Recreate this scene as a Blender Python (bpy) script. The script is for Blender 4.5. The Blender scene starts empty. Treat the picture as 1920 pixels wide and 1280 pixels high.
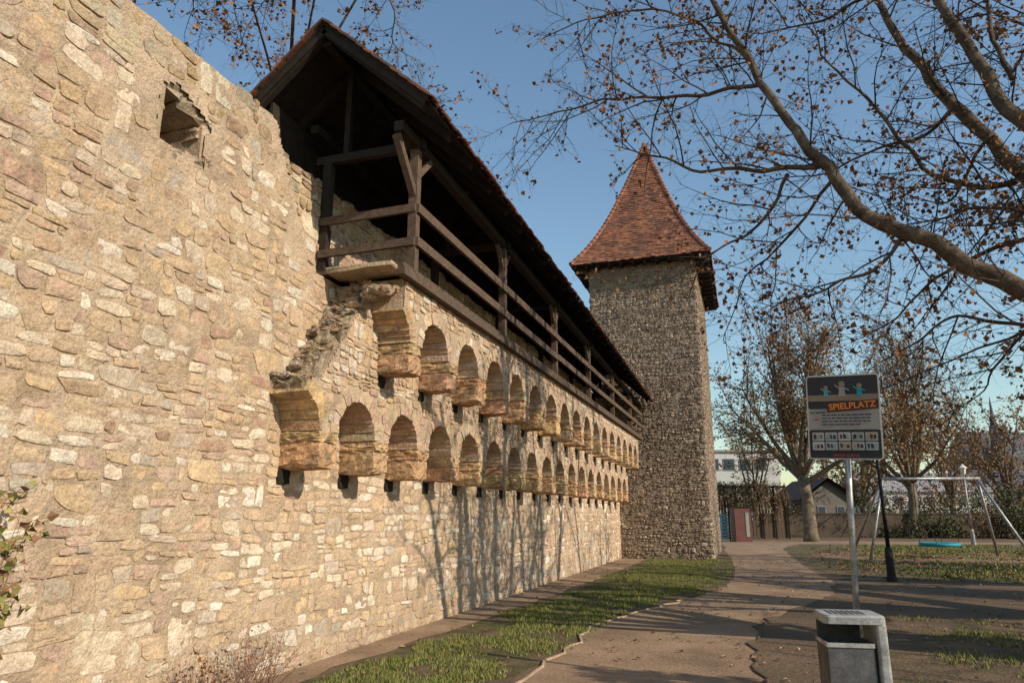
import bpy, math, random
from mathutils import Vector, Matrix, noise
random.seed(7)
R=random.random
def U(a,b): return a+(b-a)*random.random()
C=bpy.context.scene.collection
PI=math.pi
# ---------------------------------------------------------------- camera maths
H=1.55; F=1320.0; TH=math.atan(325/F); AZ=math.radians(18.13)
ct,st,ca,sa=math.cos(TH),math.sin(TH),math.cos(AZ),math.sin(AZ)
def ray(px,py):
    u=px-960; v=640-py
    f=F*ct-v*st; z=F*st+v*ct
    return Vector((u*ca-f*sa, u*sa+f*ca, z))
def pt(px,py,w): return ray(px,py)*(w/F)+Vector((0,0,H))
def gp(px,py,z=0):
    d=ray(px,py); t=(z-H)/d.z
    return Vector((d.x*t,d.y*t,z))
def gw(px,w):           # ground point under pixel column px at depth w
    p=pt(px,1000,w); return Vector((p.x,p.y,0))
# ---------------------------------------------------------------- materials
def mat(name,col=(.5,.5,.5),rough=.9,attr=False,nscale=5,nvar=.35,bscale=30,bump=.5,bdist=.02,metal=0,col2=None,c2scale=1.2,c2lo=.45,c2hi=.65,stretch=None,fine=None,spec=.25,smear=None):
    m=bpy.data.materials.new(name); m.use_nodes=True
    nt=m.node_tree; N=nt.nodes; L=nt.links; N.clear()
    out=N.new('ShaderNodeOutputMaterial'); b=N.new('ShaderNodeBsdfPrincipled')
    L.new(b.outputs[0],out.inputs[0])
    b.inputs['Roughness'].default_value=rough; b.inputs['Metallic'].default_value=metal
    b.inputs['Specular IOR Level'].default_value=spec
    tc=N.new('ShaderNodeTexCoord'); src=tc.outputs['Object']
    if stretch:
        mp=N.new('ShaderNodeMapping'); mp.inputs['Scale'].default_value=stretch
        L.new(src,mp.inputs[0]); src=mp.outputs[0]
    if attr:
        a=N.new('ShaderNodeAttribute'); a.attribute_name='tint'; base=a.outputs['Color']
    else:
        a=N.new('ShaderNodeRGB'); a.outputs[0].default_value=(*col,1); base=a.outputs[0]
    def nz(scale,detail=6,rough=.6):
        n=N.new('ShaderNodeTexNoise'); n.inputs['Scale'].default_value=scale; n.inputs['Detail'].default_value=detail
        n.inputs['Roughness'].default_value=rough; L.new(src,n.inputs['Vector']); return n
    def blend(base,c,scale,lo,hi,top=1.0):
        n=nz(scale); r=N.new('ShaderNodeMapRange'); r.inputs[1].default_value=lo; r.inputs[2].default_value=hi; r.inputs[4].default_value=top
        L.new(n.outputs[0],r.inputs[0]); mx=N.new('ShaderNodeMix'); mx.data_type='RGBA'
        L.new(r.outputs[0],mx.inputs[0]); L.new(base,mx.inputs[6]); mx.inputs[7].default_value=(*c,1); return mx.outputs[2]
    if col2: base=blend(base,col2,c2scale,c2lo,c2hi)
    if smear: base=blend(base,smear,8,.48,.68,.65); base=blend(base,tuple(q*.55 for q in smear),.8,.58,.76,.3)
    if nvar>0:
        n=nz(nscale,8,.65); r=N.new('ShaderNodeMapRange'); r.inputs[1].default_value=.3; r.inputs[2].default_value=.7
        r.inputs[3].default_value=1-nvar; r.inputs[4].default_value=1+nvar*.8
        L.new(n.outputs[0],r.inputs[0]); mu=N.new('ShaderNodeVectorMath'); mu.operation='SCALE'
        L.new(base,mu.inputs[0]); L.new(r.outputs[0],mu.inputs['Scale']); base=mu.outputs[0]
    if fine:
        n=nz(fine,4,.7); r=N.new('ShaderNodeMapRange'); r.inputs[1].default_value=.35; r.inputs[2].default_value=.65
        r.inputs[3].default_value=.74; r.inputs[4].default_value=1.2
        L.new(n.outputs[0],r.inputs[0]); mu=N.new('ShaderNodeVectorMath'); mu.operation='SCALE'
        L.new(base,mu.inputs[0]); L.new(r.outputs[0],mu.inputs['Scale']); base=mu.outputs[0]
    L.new(base,b.inputs['Base Color'])
    if bump>0:
        n=nz(bscale,9,.62); bp=N.new('ShaderNodeBump'); bp.inputs['Strength'].default_value=bump; bp.inputs['Distance'].default_value=bdist
        L.new(n.outputs[0],bp.inputs['Height']); L.new(bp.outputs[0],b.inputs['Normal'])
    return m
MOC=(.53,.395,.275)
MST=mat('rubble_stone',attr=True,rough=.95,nscale=7,nvar=.24,bscale=15,bump=1,bdist=.04,fine=48,smear=MOC)
MMO=mat('lime_mortar',MOC,rough=1,nscale=2.5,nvar=.24,bscale=26,bump=1,bdist=.04,col2=(.41,.295,.195),c2scale=2.2,fine=60)
MCO=mat('corbel_stone',attr=True,rough=.95,nscale=5,nvar=.4,bscale=10,bump=1,bdist=.09,fine=35,col2=(.33,.225,.135),c2scale=4,c2lo=.5,c2hi=.68)
MTS=mat('tower_stone',attr=True,rough=.95,nscale=6,nvar=.35,bscale=12,bump=1,bdist=.05,fine=20)
MTM=mat('tower_mortar',(.25,.195,.145),rough=1,nscale=3,nvar=.4,bscale=12,bump=1,bdist=.06)
MTI=mat('clay_tile',attr=True,rough=.85,nscale=3,nvar=.35,bscale=30,bump=.5,bdist=.02,col2=(.11,.06,.042),c2scale=1.3,c2lo=.46,c2hi=.78)
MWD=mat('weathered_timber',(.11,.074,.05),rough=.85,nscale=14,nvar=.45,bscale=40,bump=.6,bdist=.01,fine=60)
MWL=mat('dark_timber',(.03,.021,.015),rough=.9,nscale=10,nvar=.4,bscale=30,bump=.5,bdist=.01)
MSOIL=mat('soil',(.175,.115,.07),rough=1,nscale=1.2,nvar=.35,bscale=14,bump=.8,bdist=.04,col2=(.095,.068,.042),c2scale=.6,fine=30)
MPATH=mat('sandy_path',(.315,.212,.134),rough=1,nscale=1.3,nvar=.25,bscale=22,bump=.7,bdist=.03,fine=50,col2=(.215,.143,.09),c2scale=.8,c2lo=.44,c2hi=.68)
MCHIP=mat('wood_chips',(.24,.15,.10),rough=1,nscale=6,nvar=.5,bscale=12,bump=1,bdist=.06)
MGR0=mat('turf',(.09,.088,.034),rough=1,nscale=4,nvar=.4,bscale=30,bump=1,bdist=.05,col2=(.17,.118,.07),c2scale=1.6,c2lo=.42,c2hi=.6)
MGR=mat('grass_blade',attr=True,rough=.8,nvar=0,bump=0)
MLF=mat('leaf',attr=True,rough=.8,nvar=0,bump=0)
MBK=mat('plane_bark',(.10,.07,.048),rough=.95,nscale=5,nvar=.5,bscale=14,bump=.9,bdist=.04,col2=(.18,.14,.095),c2scale=3.5,c2lo=.5,c2hi=.66,fine=30)
MBP=mat('pale_bark',(.15,.115,.08),rough=.95,nscale=4,nvar=.5,bscale=12,bump=.7,bdist=.03,col2=(.22,.18,.12),c2scale=3,c2lo=.5,c2hi=.66)
MTW=mat('twig_bark',(.055,.039,.028),rough=.95,nscale=4,nvar=.3,bump=0)
MTP=mat('pale_twig',(.145,.10,.065),rough=.95,nscale=4,nvar=.3,bump=0)
MGAL=mat('galvanised_steel',(.36,.36,.36),rough=.5,metal=.6,nscale=9,nvar=.35,bscale=50,bump=.1,bdist=.004,col2=(.2,.19,.17),c2scale=6,fine=80)
MDK=mat('dark_metal',(.03,.03,.032),rough=.6,metal=.3,nvar=.3,bump=.1)
MBIN=mat('bin_steel',(.105,.105,.105),rough=.7,metal=.2,nscale=7,nvar=.4,bump=.15,bdist=.004,fine=60,col2=(.06,.06,.06),c2scale=4)
MBT=mat('bin_zinc',(.36,.36,.345),rough=.65,metal=.25,nscale=12,nvar=.3,bscale=50,bump=.08,bdist=.003,col2=(.24,.235,.22),c2scale=7,fine=90)
MWH=mat('white_paint',(.62,.6,.56),rough=.7,nvar=.1,bump=0)
def flat(n,c,r=.6): return mat(n,c,rough=r,nvar=.12,nscale=3,bump=0)
MRND=flat('white_render',(.5,.49,.465)); MGLS=flat('window_glass',(.05,.07,.09),.15); MRED=flat('red_roof',(.12,.06,.045),.8)
MGRR=flat('grey_roof',(.26,.25,.25),.8); MSLA=flat('slate',(.09,.1,.12),.7); MCH=flat('church_stone',(.12,.10,.1),.9); MGY=flat('grey_render',(.16,.14,.125),.9)
MTQ=flat('turquoise_rope',(.02,.24,.30)); MBRN=flat('oxblood_paint',(.13,.05,.04)); MBLU=flat('blue_panel',(.10,.24,.29))
MGW=mat('garden_wall',(.085,.065,.048),rough=1,nscale=1,nvar=.5,bscale=5,bump=.8,bdist=.05)
# ---------------------------------------------------------------- mesh builder
class MB:
    def __init__(s): s.v=[]; s.f=[]; s.c=[]
    def add(s,vs,fs,col=(.3,.3,.3)):
        n=len(s.v); s.v.extend([tuple(p) for p in vs]); s.f.extend([tuple(i+n for i in f) for f in fs]); s.c.extend([col]*len(vs))
    def box(s,a,b,col=(.3,.3,.3)):
        x0,y0,z0=a; x1,y1,z1=b
        s.add([(x0,y0,z0),(x1,y0,z0),(x1,y1,z0),(x0,y1,z0),(x0,y0,z1),(x1,y0,z1),(x1,y1,z1),(x0,y1,z1)],
              [(0,3,2,1),(4,5,6,7),(0,1,5,4),(1,2,6,5),(2,3,7,6),(3,0,4,7)],col)
    def beam(s,a,b,w,h,col=(.3,.3,.3),up=(0,0,1)):
        a=Vector(a); b=Vector(b); d=(b-a).normalized(); u=Vector(up)
        if abs(d.dot(u))>.95: u=Vector((0,1,0))
        x=d.cross(u).normalized(); y=x.cross(d).normalized()
        vs=[]
        for p in (a,b):
            for (i,j) in ((-1,-1),(1,-1),(1,1),(-1,1)): vs.append(p+x*(w/2*i)+y*(h/2*j))
        s.add(vs,[(0,3,2,1),(4,5,6,7),(0,1,5,4),(1,2,6,5),(2,3,7,6),(3,0,4,7)],col)
    def tube(s,pts,rad,sides=6,col=(.3,.3,.3),cap=True):
        n=len(pts); vs=[]; fs=[]
        u=None
        for i in range(n):
            d=(pts[min(i+1,n-1)]-pts[max(i-1,0)])
            if d.length<1e-9: d=Vector((0,0,1))
            d.normalize()
            if u is None:
                u=d.orthogonal().normalized()
            else:
                u=(u-d*u.dot(d))
                u=u.normalized() if u.length>1e-6 else d.orthogonal().normalized()
            w=d.cross(u)
            for k in range(sides):
                a=2*PI*k/sides; vs.append(pts[i]+(u*math.cos(a)+w*math.sin(a))*rad[i])
        for i in range(n-1):
            for k in range(sides):
                k2=(k+1)%sides; fs.append((i*sides+k,i*sides+k2,(i+1)*sides+k2,(i+1)*sides+k))
        if cap and sides>3:
            fs.append(tuple(range(sides-1,-1,-1))); fs.append(tuple((n-1)*sides+k for k in range(sides)))
        s.add(vs,fs,col)
    def block(s,a,b,jit,col,rnd=.12,n=4):
        a=Vector(a); b=Vector(b); c=(a+b)/2; h=(b-a)/2; idx={}; vs=[]; fs=[]
        g=[-1+2*i/(n-1) for i in range(n)]; mn=min(h)
        for i in range(n):
            for j in range(n):
                for k in range(n):
                    if i in(0,n-1) or j in (0,n-1) or k in (0,n-1):
                        p=Vector((g[i],g[j],g[k])); e=sum(1 for q in p if abs(q)>.99)
                        q=Vector((p.x*h.x,p.y*h.y,p.z*h.z))
                        if e>1:
                            for ax in range(3):
                                if abs(p[ax])>.99: q[ax]-=math.copysign(rnd*mn*(e-1),q[ax])
                        q+=Vector((U(-jit,jit),U(-jit,jit),U(-jit,jit)))
                        idx[i,j,k]=len(vs); vs.append(c+q)
        m=n-1
        for i in range(m):
            for j in range(m):
                fs+= [(idx[i,j,0],idx[i,j+1,0],idx[i+1,j+1,0],idx[i+1,j,0]),(idx[i,j,m],idx[i+1,j,m],idx[i+1,j+1,m],idx[i,j+1,m]),
                      (idx[i,0,j],idx[i+1,0,j],idx[i+1,0,j+1],idx[i,0,j+1]),(idx[i,m,j],idx[i,m,j+1],idx[i+1,m,j+1],idx[i+1,m,j]),
                      (idx[0,i,j],idx[0,i,j+1],idx[0,i+1,j+1],idx[0,i+1,j]),(idx[m,i,j],idx[m,i+1,j],idx[m,i+1,j+1],idx[m,i,j+1])]
        s.add(vs,fs,col)
    def build(s,name,m,parent=None,smooth=False):
        me=bpy.data.meshes.new(name); me.from_pydata(s.v,[],s.f)
        at=me.color_attributes.new('tint','FLOAT_COLOR','POINT')
        fl=[]
        for c in s.c: fl.extend((c[0],c[1],c[2],1))
        at.data.foreach_set('color',fl)
        if smooth: me.polygons.foreach_set('use_smooth',[True]*len(me.polygons))
        me.materials.append(m); me.update()
        o=bpy.data.objects.new(name,me); C.objects.link(o)
        if parent:
            o.parent=parent
            o.matrix_parent_inverse=WM[parent.name].inverted() if parent.name in WM else Matrix()
        return o
WM={}
def thing(name,label,cat,loc=(0,0,0),group=None,local=False):
    o=bpy.data.objects.new(name,None); C.objects.link(o); o.location=loc
    o['label']=label; o['category']=cat
    if group: o['group']=group
    if not local: WM[o.name]=Matrix.Translation(Vector(loc))
    return o
def tag(o,label,cat,group=None,kind=None):
    o['label']=label; o['category']=cat
    if group: o['group']=group
    if kind: o['kind']=kind
    return o
def struct(o): o['kind']='structure'; return o
def nse(*a): return noise.noise(Vector(a))
# ---------------------------------------------------------------- stones
PAL=[((.51,.36,.235),5),((.53,.37,.22),3.0),((.62,.495,.365),4.2),((.48,.325,.235),2.6),((.45,.365,.28),1.0),((.42,.26,.18),.35),((.69,.595,.475),1.8),((.46,.315,.205),1.6)]
def pick(pal):
    t=sum(w for _,w in pal)*R()
    for c,w in pal:
        t-=w
        if t<=0: break
    k=U(.88,1.12); return tuple(min(.8,q*k*U(.98,1.02)) for q in c)
def stone(mb,place,s0,s1,t0,t1,col,relief,N=11,keep=None,sharp=True):
    cs,ctt=(s0+s1)/2,(t0+t1)/2; hw,hh=(s1-s0)/2,(t1-t0)/2
    g=U(.0,.007)
    hw-=g; hh-=g
    if hw<.015 or hh<.012: return
    sh=U(-.25,.25)*hh; tl=U(-.12,.12); pw=U(.28,.7) if sharp else U(.5,.95); out=[]
    ph=U(0,1); tp=U(-.3,.3); tq=U(-.3,.3)
    for i in range(N):
        a=2*PI*(i+ph+U(-.25,.25))/N; c,s_=math.cos(a),math.sin(a)
        k=U(.84,1.07)
        a_=math.copysign(abs(c)**pw,c)*k; b_=math.copysign(abs(s_)**pw,s_)*k
        a2=a_*(1+tp*b_*.6); b2=b_*(1+tq*a_*.6)
        out.append((cs+a2*hw+b_*sh, ctt+b2*hh+a_*hw*tl))
    if keep:
        for o in out:
            if not keep(*o): return
    h=relief*U(.35,1.5); tx,ty=U(-.3,.3),U(-.3,.3)
    vs=[]
    for (k,hf) in ((1,-1),(.93,.8),(.6,1.0)) if sharp else ((1,-1),(.88,.6),(.5,1.0)):
        for (s,t) in out:
            ss=cs+(s-cs)*k; tt=ctt+(t-ctt)*k
            hx=h*hf if hf>0 else -.02
            if hf>0: hx*=1+tx*(ss-cs)/hw+ty*(tt-ctt)/hh; hx+=U(-.12,.12)*h
            vs.append(place(ss,tt,hx))
    vs.append(place(cs,ctt,h*U(.9,1.1)))
    fs=[]
    for r in range(2):
        for i in range(N):
            j=(i+1)%N; fs.append((r*N+i,r*N+j,(r+1)*N+j,(r+1)*N+i))
    for i in range(N): fs.append((2*N+i,2*N+(i+1)%N,3*N))
    mb.add(vs,fs,col)
def rubble(mb,place,s0,s1,t0,t1,relief=.022,pal=PAL,size=1.0,keep=None,N=11,colf=None,sharp=True,wob=1):
    t=t0
    while t<t1-.03:
        hgt=min(U(.17,.34)*size,t1-t)
        if t1-t-hgt<.08*size: hgt=t1-t
        s=s0-U(0,.2)*size
        def wb(ss,tt): return tt+wob*(.06*size*nse(ss*.9,tt*.9,3.3)+.02*size*nse(ss*4,tt*3,9))
        while s<s1:
            w=U(.22,.75)*size; e=min(s+w,s1)
            if s1-e<.1*size: e=s1
            a=max(s,s0)
            if e-a>.05*size:
                q=R()
                if q<.26 and e-a<.5*size: lays=[0,1]
                elif q<.68: m=U(.34,.66); lays=[0,m,1]
                else: m=U(.22,.38); lays=[0,m,m+U(.22,.38),1]
                for li in range(len(lays)-1):
                    ta,tb=t+hgt*lays[li],t+hgt*lays[li+1]; x=a
                    while x<e-.001:
                        lw=U(.09,.38)*size*(.8+ (tb-ta)/(.2*size)*.5)
                        if not sharp: lw*=.78
                        xe=min(x+lw,e)
                        if e-xe<.08*size: xe=e
                        mm=(x+xe)/2; o=wb(mm,ta)-ta
                        c=pick(pal)
                        if colf: c=colf(mm,(ta+tb)/2,c)
                        stone(mb,place,x,xe,ta+o,tb+o,c,relief,N,keep,sharp)
                        x=xe
            s=e
        t+=hgt
def mgrid(mb,place,s0,s1,t0,t1,step,keep=None,amp=.009,base=.006):
    ns=max(1,int((s1-s0)/step)); ntt=max(1,int((t1-t0)/step)); vs=[]
    for j in range(ntt+1):
        for i in range(ns+1):
            s=s0+(s1-s0)*i/ns; t=t0+(t1-t0)*j/ntt
            h=base+amp*nse(s*4.5,t*6,1)+amp*.8*nse(s*14,t*17,4)
            vs.append((s,t,h))
    fs=[]
    for j in range(ntt):
        for i in range(ns):
            a=j*(ns+1)+i
            if keep and not keep(vs[a][0]+step/2,vs[a][1]+step/2): continue
            fs.append((a,a+1,a+ns+2,a+ns+1))
    mb.add([place(*v) for v in vs],fs)
# ================================================================= TOWN WALL
XW,XP,X1,X2=-4.6,-5.0,-4.125,-3.69
YE=27.0
wall=thing('town_wall','long sunlit rubble stone town wall with two rows of arched corbels','wall',(XW,14,0))
mb=MB(); XC=XW-.02
mb.box((-5.6,-3,-.3),(XC,YE,4.3))
mb.box((-5.6,-3,4.3),(XC,4.28,5.70)); mb.box((-5.6,4.28,4.3),(XC,4.75,4.72)); mb.box((-5.6,4.28,5.28),(XC,4.75,5.70)); mb.box((-5.6,4.28,4.72),(-5.45,4.75,5.28))
mb.box((-5.6,4.75,4.3),(XC,6.35,4.85)); mb.box((-5.6,4.75,4.85),(XC,6.05,5.3)); mb.box((-5.6,4.75,5.3),(XC,5.72,5.70))
mb.box((-5.6,5.72,4.3),(XP,YE,5.72))
mb.build('wall_core',MMO,wall)
def hole(s,t):
    return not(4.22+.09*nse(t*5,1,1)<s<4.78+.10*nse(t*6,5,1) and 4.69+.09*nse(s*6,8,1)<t<5.31-abs(s-4.40)*.4)
def edge(s,t):
    if t<4.3: return True
    lim=6.55-(t-4.3)*.55+.1*nse(t*5,2,2)
    return s<lim and hole(s,t)
def wbend(s,t): return .016*nse(s*.8,t*.8,0)
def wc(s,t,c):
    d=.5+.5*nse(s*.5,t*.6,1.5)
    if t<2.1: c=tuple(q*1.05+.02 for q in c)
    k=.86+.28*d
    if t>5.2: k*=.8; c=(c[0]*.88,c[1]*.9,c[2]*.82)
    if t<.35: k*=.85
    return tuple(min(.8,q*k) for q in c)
mb=MB()
mgrid(mb,lambda s,t,h:(XW+h+wbend(s,t),s,t),1.6,13,0,5.73,.032,keep=edge,amp=.011)
mgrid(mb,lambda s,t,h:(XW+h,s,t),13,YE-.02,0,4.3,.08)
mb.build('mortar_face',MMO,wall,True)
mb=MB()
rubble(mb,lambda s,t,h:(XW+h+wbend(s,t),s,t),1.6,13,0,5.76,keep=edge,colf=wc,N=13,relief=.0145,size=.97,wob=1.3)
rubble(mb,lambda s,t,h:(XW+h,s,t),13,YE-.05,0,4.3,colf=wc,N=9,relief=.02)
mb.build('stone_facing',MST,wall)
mb=MB()
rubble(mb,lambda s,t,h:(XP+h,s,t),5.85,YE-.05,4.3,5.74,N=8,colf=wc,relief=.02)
mb.build('parapet_facing',MST,wall)
mb=MB()
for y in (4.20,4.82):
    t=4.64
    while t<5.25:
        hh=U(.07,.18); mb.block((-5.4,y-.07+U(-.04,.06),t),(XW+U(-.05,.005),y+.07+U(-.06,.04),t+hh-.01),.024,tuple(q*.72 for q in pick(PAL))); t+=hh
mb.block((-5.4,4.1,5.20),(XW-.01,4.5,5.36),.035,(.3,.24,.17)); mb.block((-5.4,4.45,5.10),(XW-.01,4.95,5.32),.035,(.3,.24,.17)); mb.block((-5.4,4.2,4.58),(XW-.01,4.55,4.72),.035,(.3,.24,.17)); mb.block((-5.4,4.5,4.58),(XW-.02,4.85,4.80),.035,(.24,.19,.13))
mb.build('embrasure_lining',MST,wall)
mb=MB(); y=1.0
while y<5.75:
    w=U(.12,.36); d=-5.6
    while d<XW:
        e=min(d+U(.2,.5),XW+U(-.05,.0)); k=U(.5,.8)
        mb.block((d,y,5.62),(e,y+w-.01,5.72+U(-.03,.06)),.022,(.40*k,.35*k,.24*k),.3); d=e+.01
        if XW-d<.14: break
    y+=w
while y<YE-.3:
    w=U(.2,.45); k=U(.5,.8); mb.block((-5.58,y,5.66),(XP+.01,y+w-.01,5.76+U(-.02,.05)),.02,(.36*k,.30*k,.21*k)); y+=w
mb.build('coping_stones',MST,wall)
mb=MB()
for k in range(70):
    z=U(4.3,5.7); y=6.42-(z-4.3)*.52+U(-.14,.08); x=U(-5.05,-4.70); s=U(.06,.13)
    mb.block((x-s*1.1,y-s,z-s*.6),(x+s*.9,y+s*1.1,z+s*.5),.022,tuple(q*.8 for q in pick(PAL)),.3)
mb.build('broken_wall_end',MST,wall)
PITCH=1.15; PW=.33; RA=(PITCH-PW)/2
OPAL=[((.58,.365,.195),5),((.55,.35,.19),4),((.59,.40,.24),3)]
A60=math.radians(58)
def arcade(xb,xf,y0,n,zb,ztf,depthname,z_end):
    zs=zb+.375; yend=y0+n*PITCH+PW
    core=MB(); xc=xf-.012
    ab=[]
    for k in range(8):
        a=A60*(1-k/7); ab.append((y0-RA+math.cos(a)*RA,zs+math.sin(a)*RA))
    yl=ab[0][0]
    core.add([(xb,yl,ab[0][1]),(xc,yl,ab[0][1]),(xc,yl,max(ztf(yl),ab[0][1]+.05)),(xb,yl,max(ztf(yl),ab[0][1]+.05))],[(0,1,2,3)])
    pieces=[ab]
    for i in range(n+1):
        ya=y0+i*PITCH; yb=ya+PW
        core.box((xb,ya+.02,zb+.03),(xf-.03,yb-.02,min(zs,ztf(ya))))
        ab=[(ya,zs),(yb,zs)]
        if i<n:
            K=14
            for k in range(K+1):
                a=PI-PI*k/K; ab.append((yb+RA+math.cos(a)*RA,zs+math.sin(a)*RA))
        pieces.append(ab)
    for ab in pieces:
        for (p,q) in zip(ab[:-1],ab[1:]):
            zp,zq=max(p[1]+.01,ztf(p[0])),max(q[1]+.01,ztf(q[0]))
            core.add([(xc,p[0],p[1]),(xc,q[0],q[1]),(xc,q[0],zq),(xc,p[0],zp),(xb,p[0],p[1]),(xb,q[0],q[1]),(xb,q[0],zq),(xb,p[0],zp)],
                     [(0,1,2,3),(0,4,5,1),(3,2,6,7)])
    core.build(depthname,MMO,wall)
    def ring_clear(s,t,m):
        for i in (int((s-y0)//PITCH)-1,int((s-y0)//PITCH)):
            if -1<=i<n and math.hypot(s-(y0+i*PITCH+PW+RA),t-zs)<=RA+m: return False
        return True
    def keep(s,t):
        if t<zs-.03 or t>ztf(s)+.02 or s<yl-.01: return False
        return ring_clear(s,t,.13)
    def keepm(s,t):
        if t<zs or t>ztf(s) or s<yl: return False
        return ring_clear(s,t,.015)
    fb=MB(); mgrid(fb,lambda s,t,h:(xf+h-.004,s,t),yl,yend,zs-.01,z_end,.035,keep=keepm,amp=.010,base=.003)
    fb.build('arcade_mortar_face',MMO,wall,True)
    fb=MB()
    rubble(fb,lambda s,t,h:(xf+h,s,t),yl,yend,zs-.03,z_end,keep=keep,colf=wc,N=10,size=.7,relief=.014)
    if ztf(yl)>zs+.8: rubble(fb,lambda s,t,h:(s,yl-h,t),xb+.01,xf-.01,zs+math.sin(A60)*RA,ztf(yl),N=9,size=.6,relief=.03,colf=wc)
    fb.build('arcade_facing',MST,wall)
    for i in range(-1,n+1):
        ya=y0+i*PITCH
        if i>=0:
            pb=MB(); z=zb+U(-.02,.02); first=True; cc=pick(OPAL)
            while z<zs-.01:
                hh=.22+U(-.03,.05) if first else U(.08,.17)
                if zs-z-hh<.07: hh=zs-z
                c=tuple(q*U(.93,1.07) for q in cc); e=U(.0,.01)
                pb.block((xb-.02,ya-e,z-.004),(xf+U(.0,.012),ya+PW+e,z+hh),.016,c,.08,7)
                z+=hh; first=False
            pb.build('corbel_pier',MCO,wall)
        if i<n:
            yc=ya+PW+RA; rb=MB(); m=random.choice((11,12,13,14)); aa=[0]
            for k in range(m): aa.append(aa[-1]+U(.7,1.3))
            aa=[a*PI/aa[-1] for a in aa]
            for k in range(m):
                a0,a1=aa[k]+.01,aa[k+1]-.01; ri=RA-.012
                if i<0 and a0>A60-.12: continue
                ro=RA+.12+U(-.02,.05)
                c=tuple(q*U(.94,1.06) for q in ((.52,.37,.245) if R()<.7 and i>=0 else pick(PAL if i>=0 else OPAL))); px=xf+U(.0,.014)
                vs=[]
                for x in (px,xb):
                    for (rr,a) in ((ri,a0),((ri),(a0+a1)/2),(ri,a1),(ro+U(-.015,.015),a1),(ro,(a0+a1)/2),(ro+U(-.015,.015),a0)):
                        rr2=rr+U(-.013,.013)
                        zz=zs+math.sin(a)*rr2; yy=yc+math.cos(a)*rr2
                        zz=min(zz,ztf(yy)+.02); vs.append((x+U(-.006,.006),yy,zz))
                rb.add(vs,[(0,1,2,3,4,5),(0,6,7,1),(1,7,8,2),(2,8,9,3),(3,9,10,4),(4,10,11,5),(5,11,6,0)],c)
            rb.build('arch_ring',MST if i>=0 else MCO,wall)
def zt1(y): return min(4.3,2.90+max(0,(y-6.2))*1.33)
def zt2(y): return 4.28
N1=int((YE-6.26-PW)/PITCH); N2=int((YE-7.36-PW)/PITCH)
arcade(XW,X1,6.26,N1,2.02,zt1,'lower_arcade_core',4.3)
arcade(X1,X2,7.36,N2,3.17,zt2,'upper_arcade_core',4.28)
MHO=mat('hole_shade',(.02,.015,.01),nvar=0,bump=0)  # near-black colour on raised blocks, painted shade of the socket holes
for i in range(N1+1):
    y=6.26+i*PITCH+U(-.03,.03); hb=MB(); hb.block((XW-.02,y+.0,1.86),(XW+.034,y+.2,2.02),.006,(0,0,0)); hb.build('beam_socket_shade',MHO,wall)
for i in range(N2+1):
    y=7.36+i*PITCH+U(-.03,.03); hb=MB(); hb.block((X1-.02,y+.02,3.04),(X1+.03,y+.18,3.17),.006,(0,0,0)); hb.build('beam_socket_shade',MHO,wall)
mb=MB()
def slp(s,t,h):
    y=6.02+1.30*t; z0=zt1(y)-.03+(.09*nse(s*6,t*9,3)+.07*nse(s*11,t*15,6)+.04*nse(s*26,t*34,2))
    z0+=.07*(math.floor(t*7+.5*nse(s*3,t*2,1))/7-t)*1.6
    return (s+.03*nse(t*12,s*3,2),y-.03+.05*nse(t*9,s*7,8),z0+.03)
NS,NT=20,70; vs=[]
for j in range(NT+1):
    for i in range(NS+1): vs.append(slp(XW-.05+(X1+.02-XW)*i/NS,j/NT,0))
fs=[(j*(NS+1)+i,j*(NS+1)+i+1,(j+1)*(NS+1)+i+1,(j+1)*(NS+1)+i) for j in range(NT) for i in range(NS)]
n0=len(vs)
for j in range(NT+1): p=vs[j*(NS+1)+NS]; vs.append((p[0]-.02,p[1]+.04,p[2]-.08-.05*nse(j*.4,1,1)))
fs+=[(j*(NS+1)+NS,n0+j,n0+j+1,(j+1)*(NS+1)+NS) for j in range(NT)]
n1=len(vs)
for i in range(NS+1): p=vs[i]; vs.append((p[0],p[1]+.06,p[2]-.12))
fs+=[(i,n1+i,n1+i+1,i+1) for i in range(NS)]
mb.add(vs,fs); mb.build('weathered_slope',mat('weathered_mortar',(.38,.295,.205),rough=1,nscale=7,nvar=.4,bscale=16,bump=1,bdist=.06,col2=(.21,.175,.105),c2scale=3,c2lo=.48,c2hi=.64,fine=40),wall)
mb=MB()
def rubcol(lo,hi):
    k2=U(lo,hi); c=pick(PAL); return tuple(q*k2 for q in c)
for k in range(90):
    y=U(6.05,7.3); z=zt1(y)+U(-.10,.06); s=U(.035,.09)
    x=U(XW,X1-.04)
    mb.block((x-s*1.3,y-s,z-s*.5),(x+s*1.2,y+s,z+s*.4),.02,rubcol(.6,.95),.2)
for k in range(26):
    y=U(6.85,7.2); z=4.27-abs(7.2-y)*.6+U(-.12,.0); x=U(X1-.05,X2-.10); s=U(.05,.09); k2=U(.75,1)
    mb.block((x-s,y-s,z-s*.7),(x+s,y+s,z+s*.6),.02,tuple(q*k2 for q in pick(PAL)),.2)
mb.build('broken_masonry',MCO,wall)
mb=MB(); mb.block((-4.55,6.80,4.32),(-3.68,7.2,4.39),.012,(.42,.33,.22)); mb.build('stone_slab',MST,wall)
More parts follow.
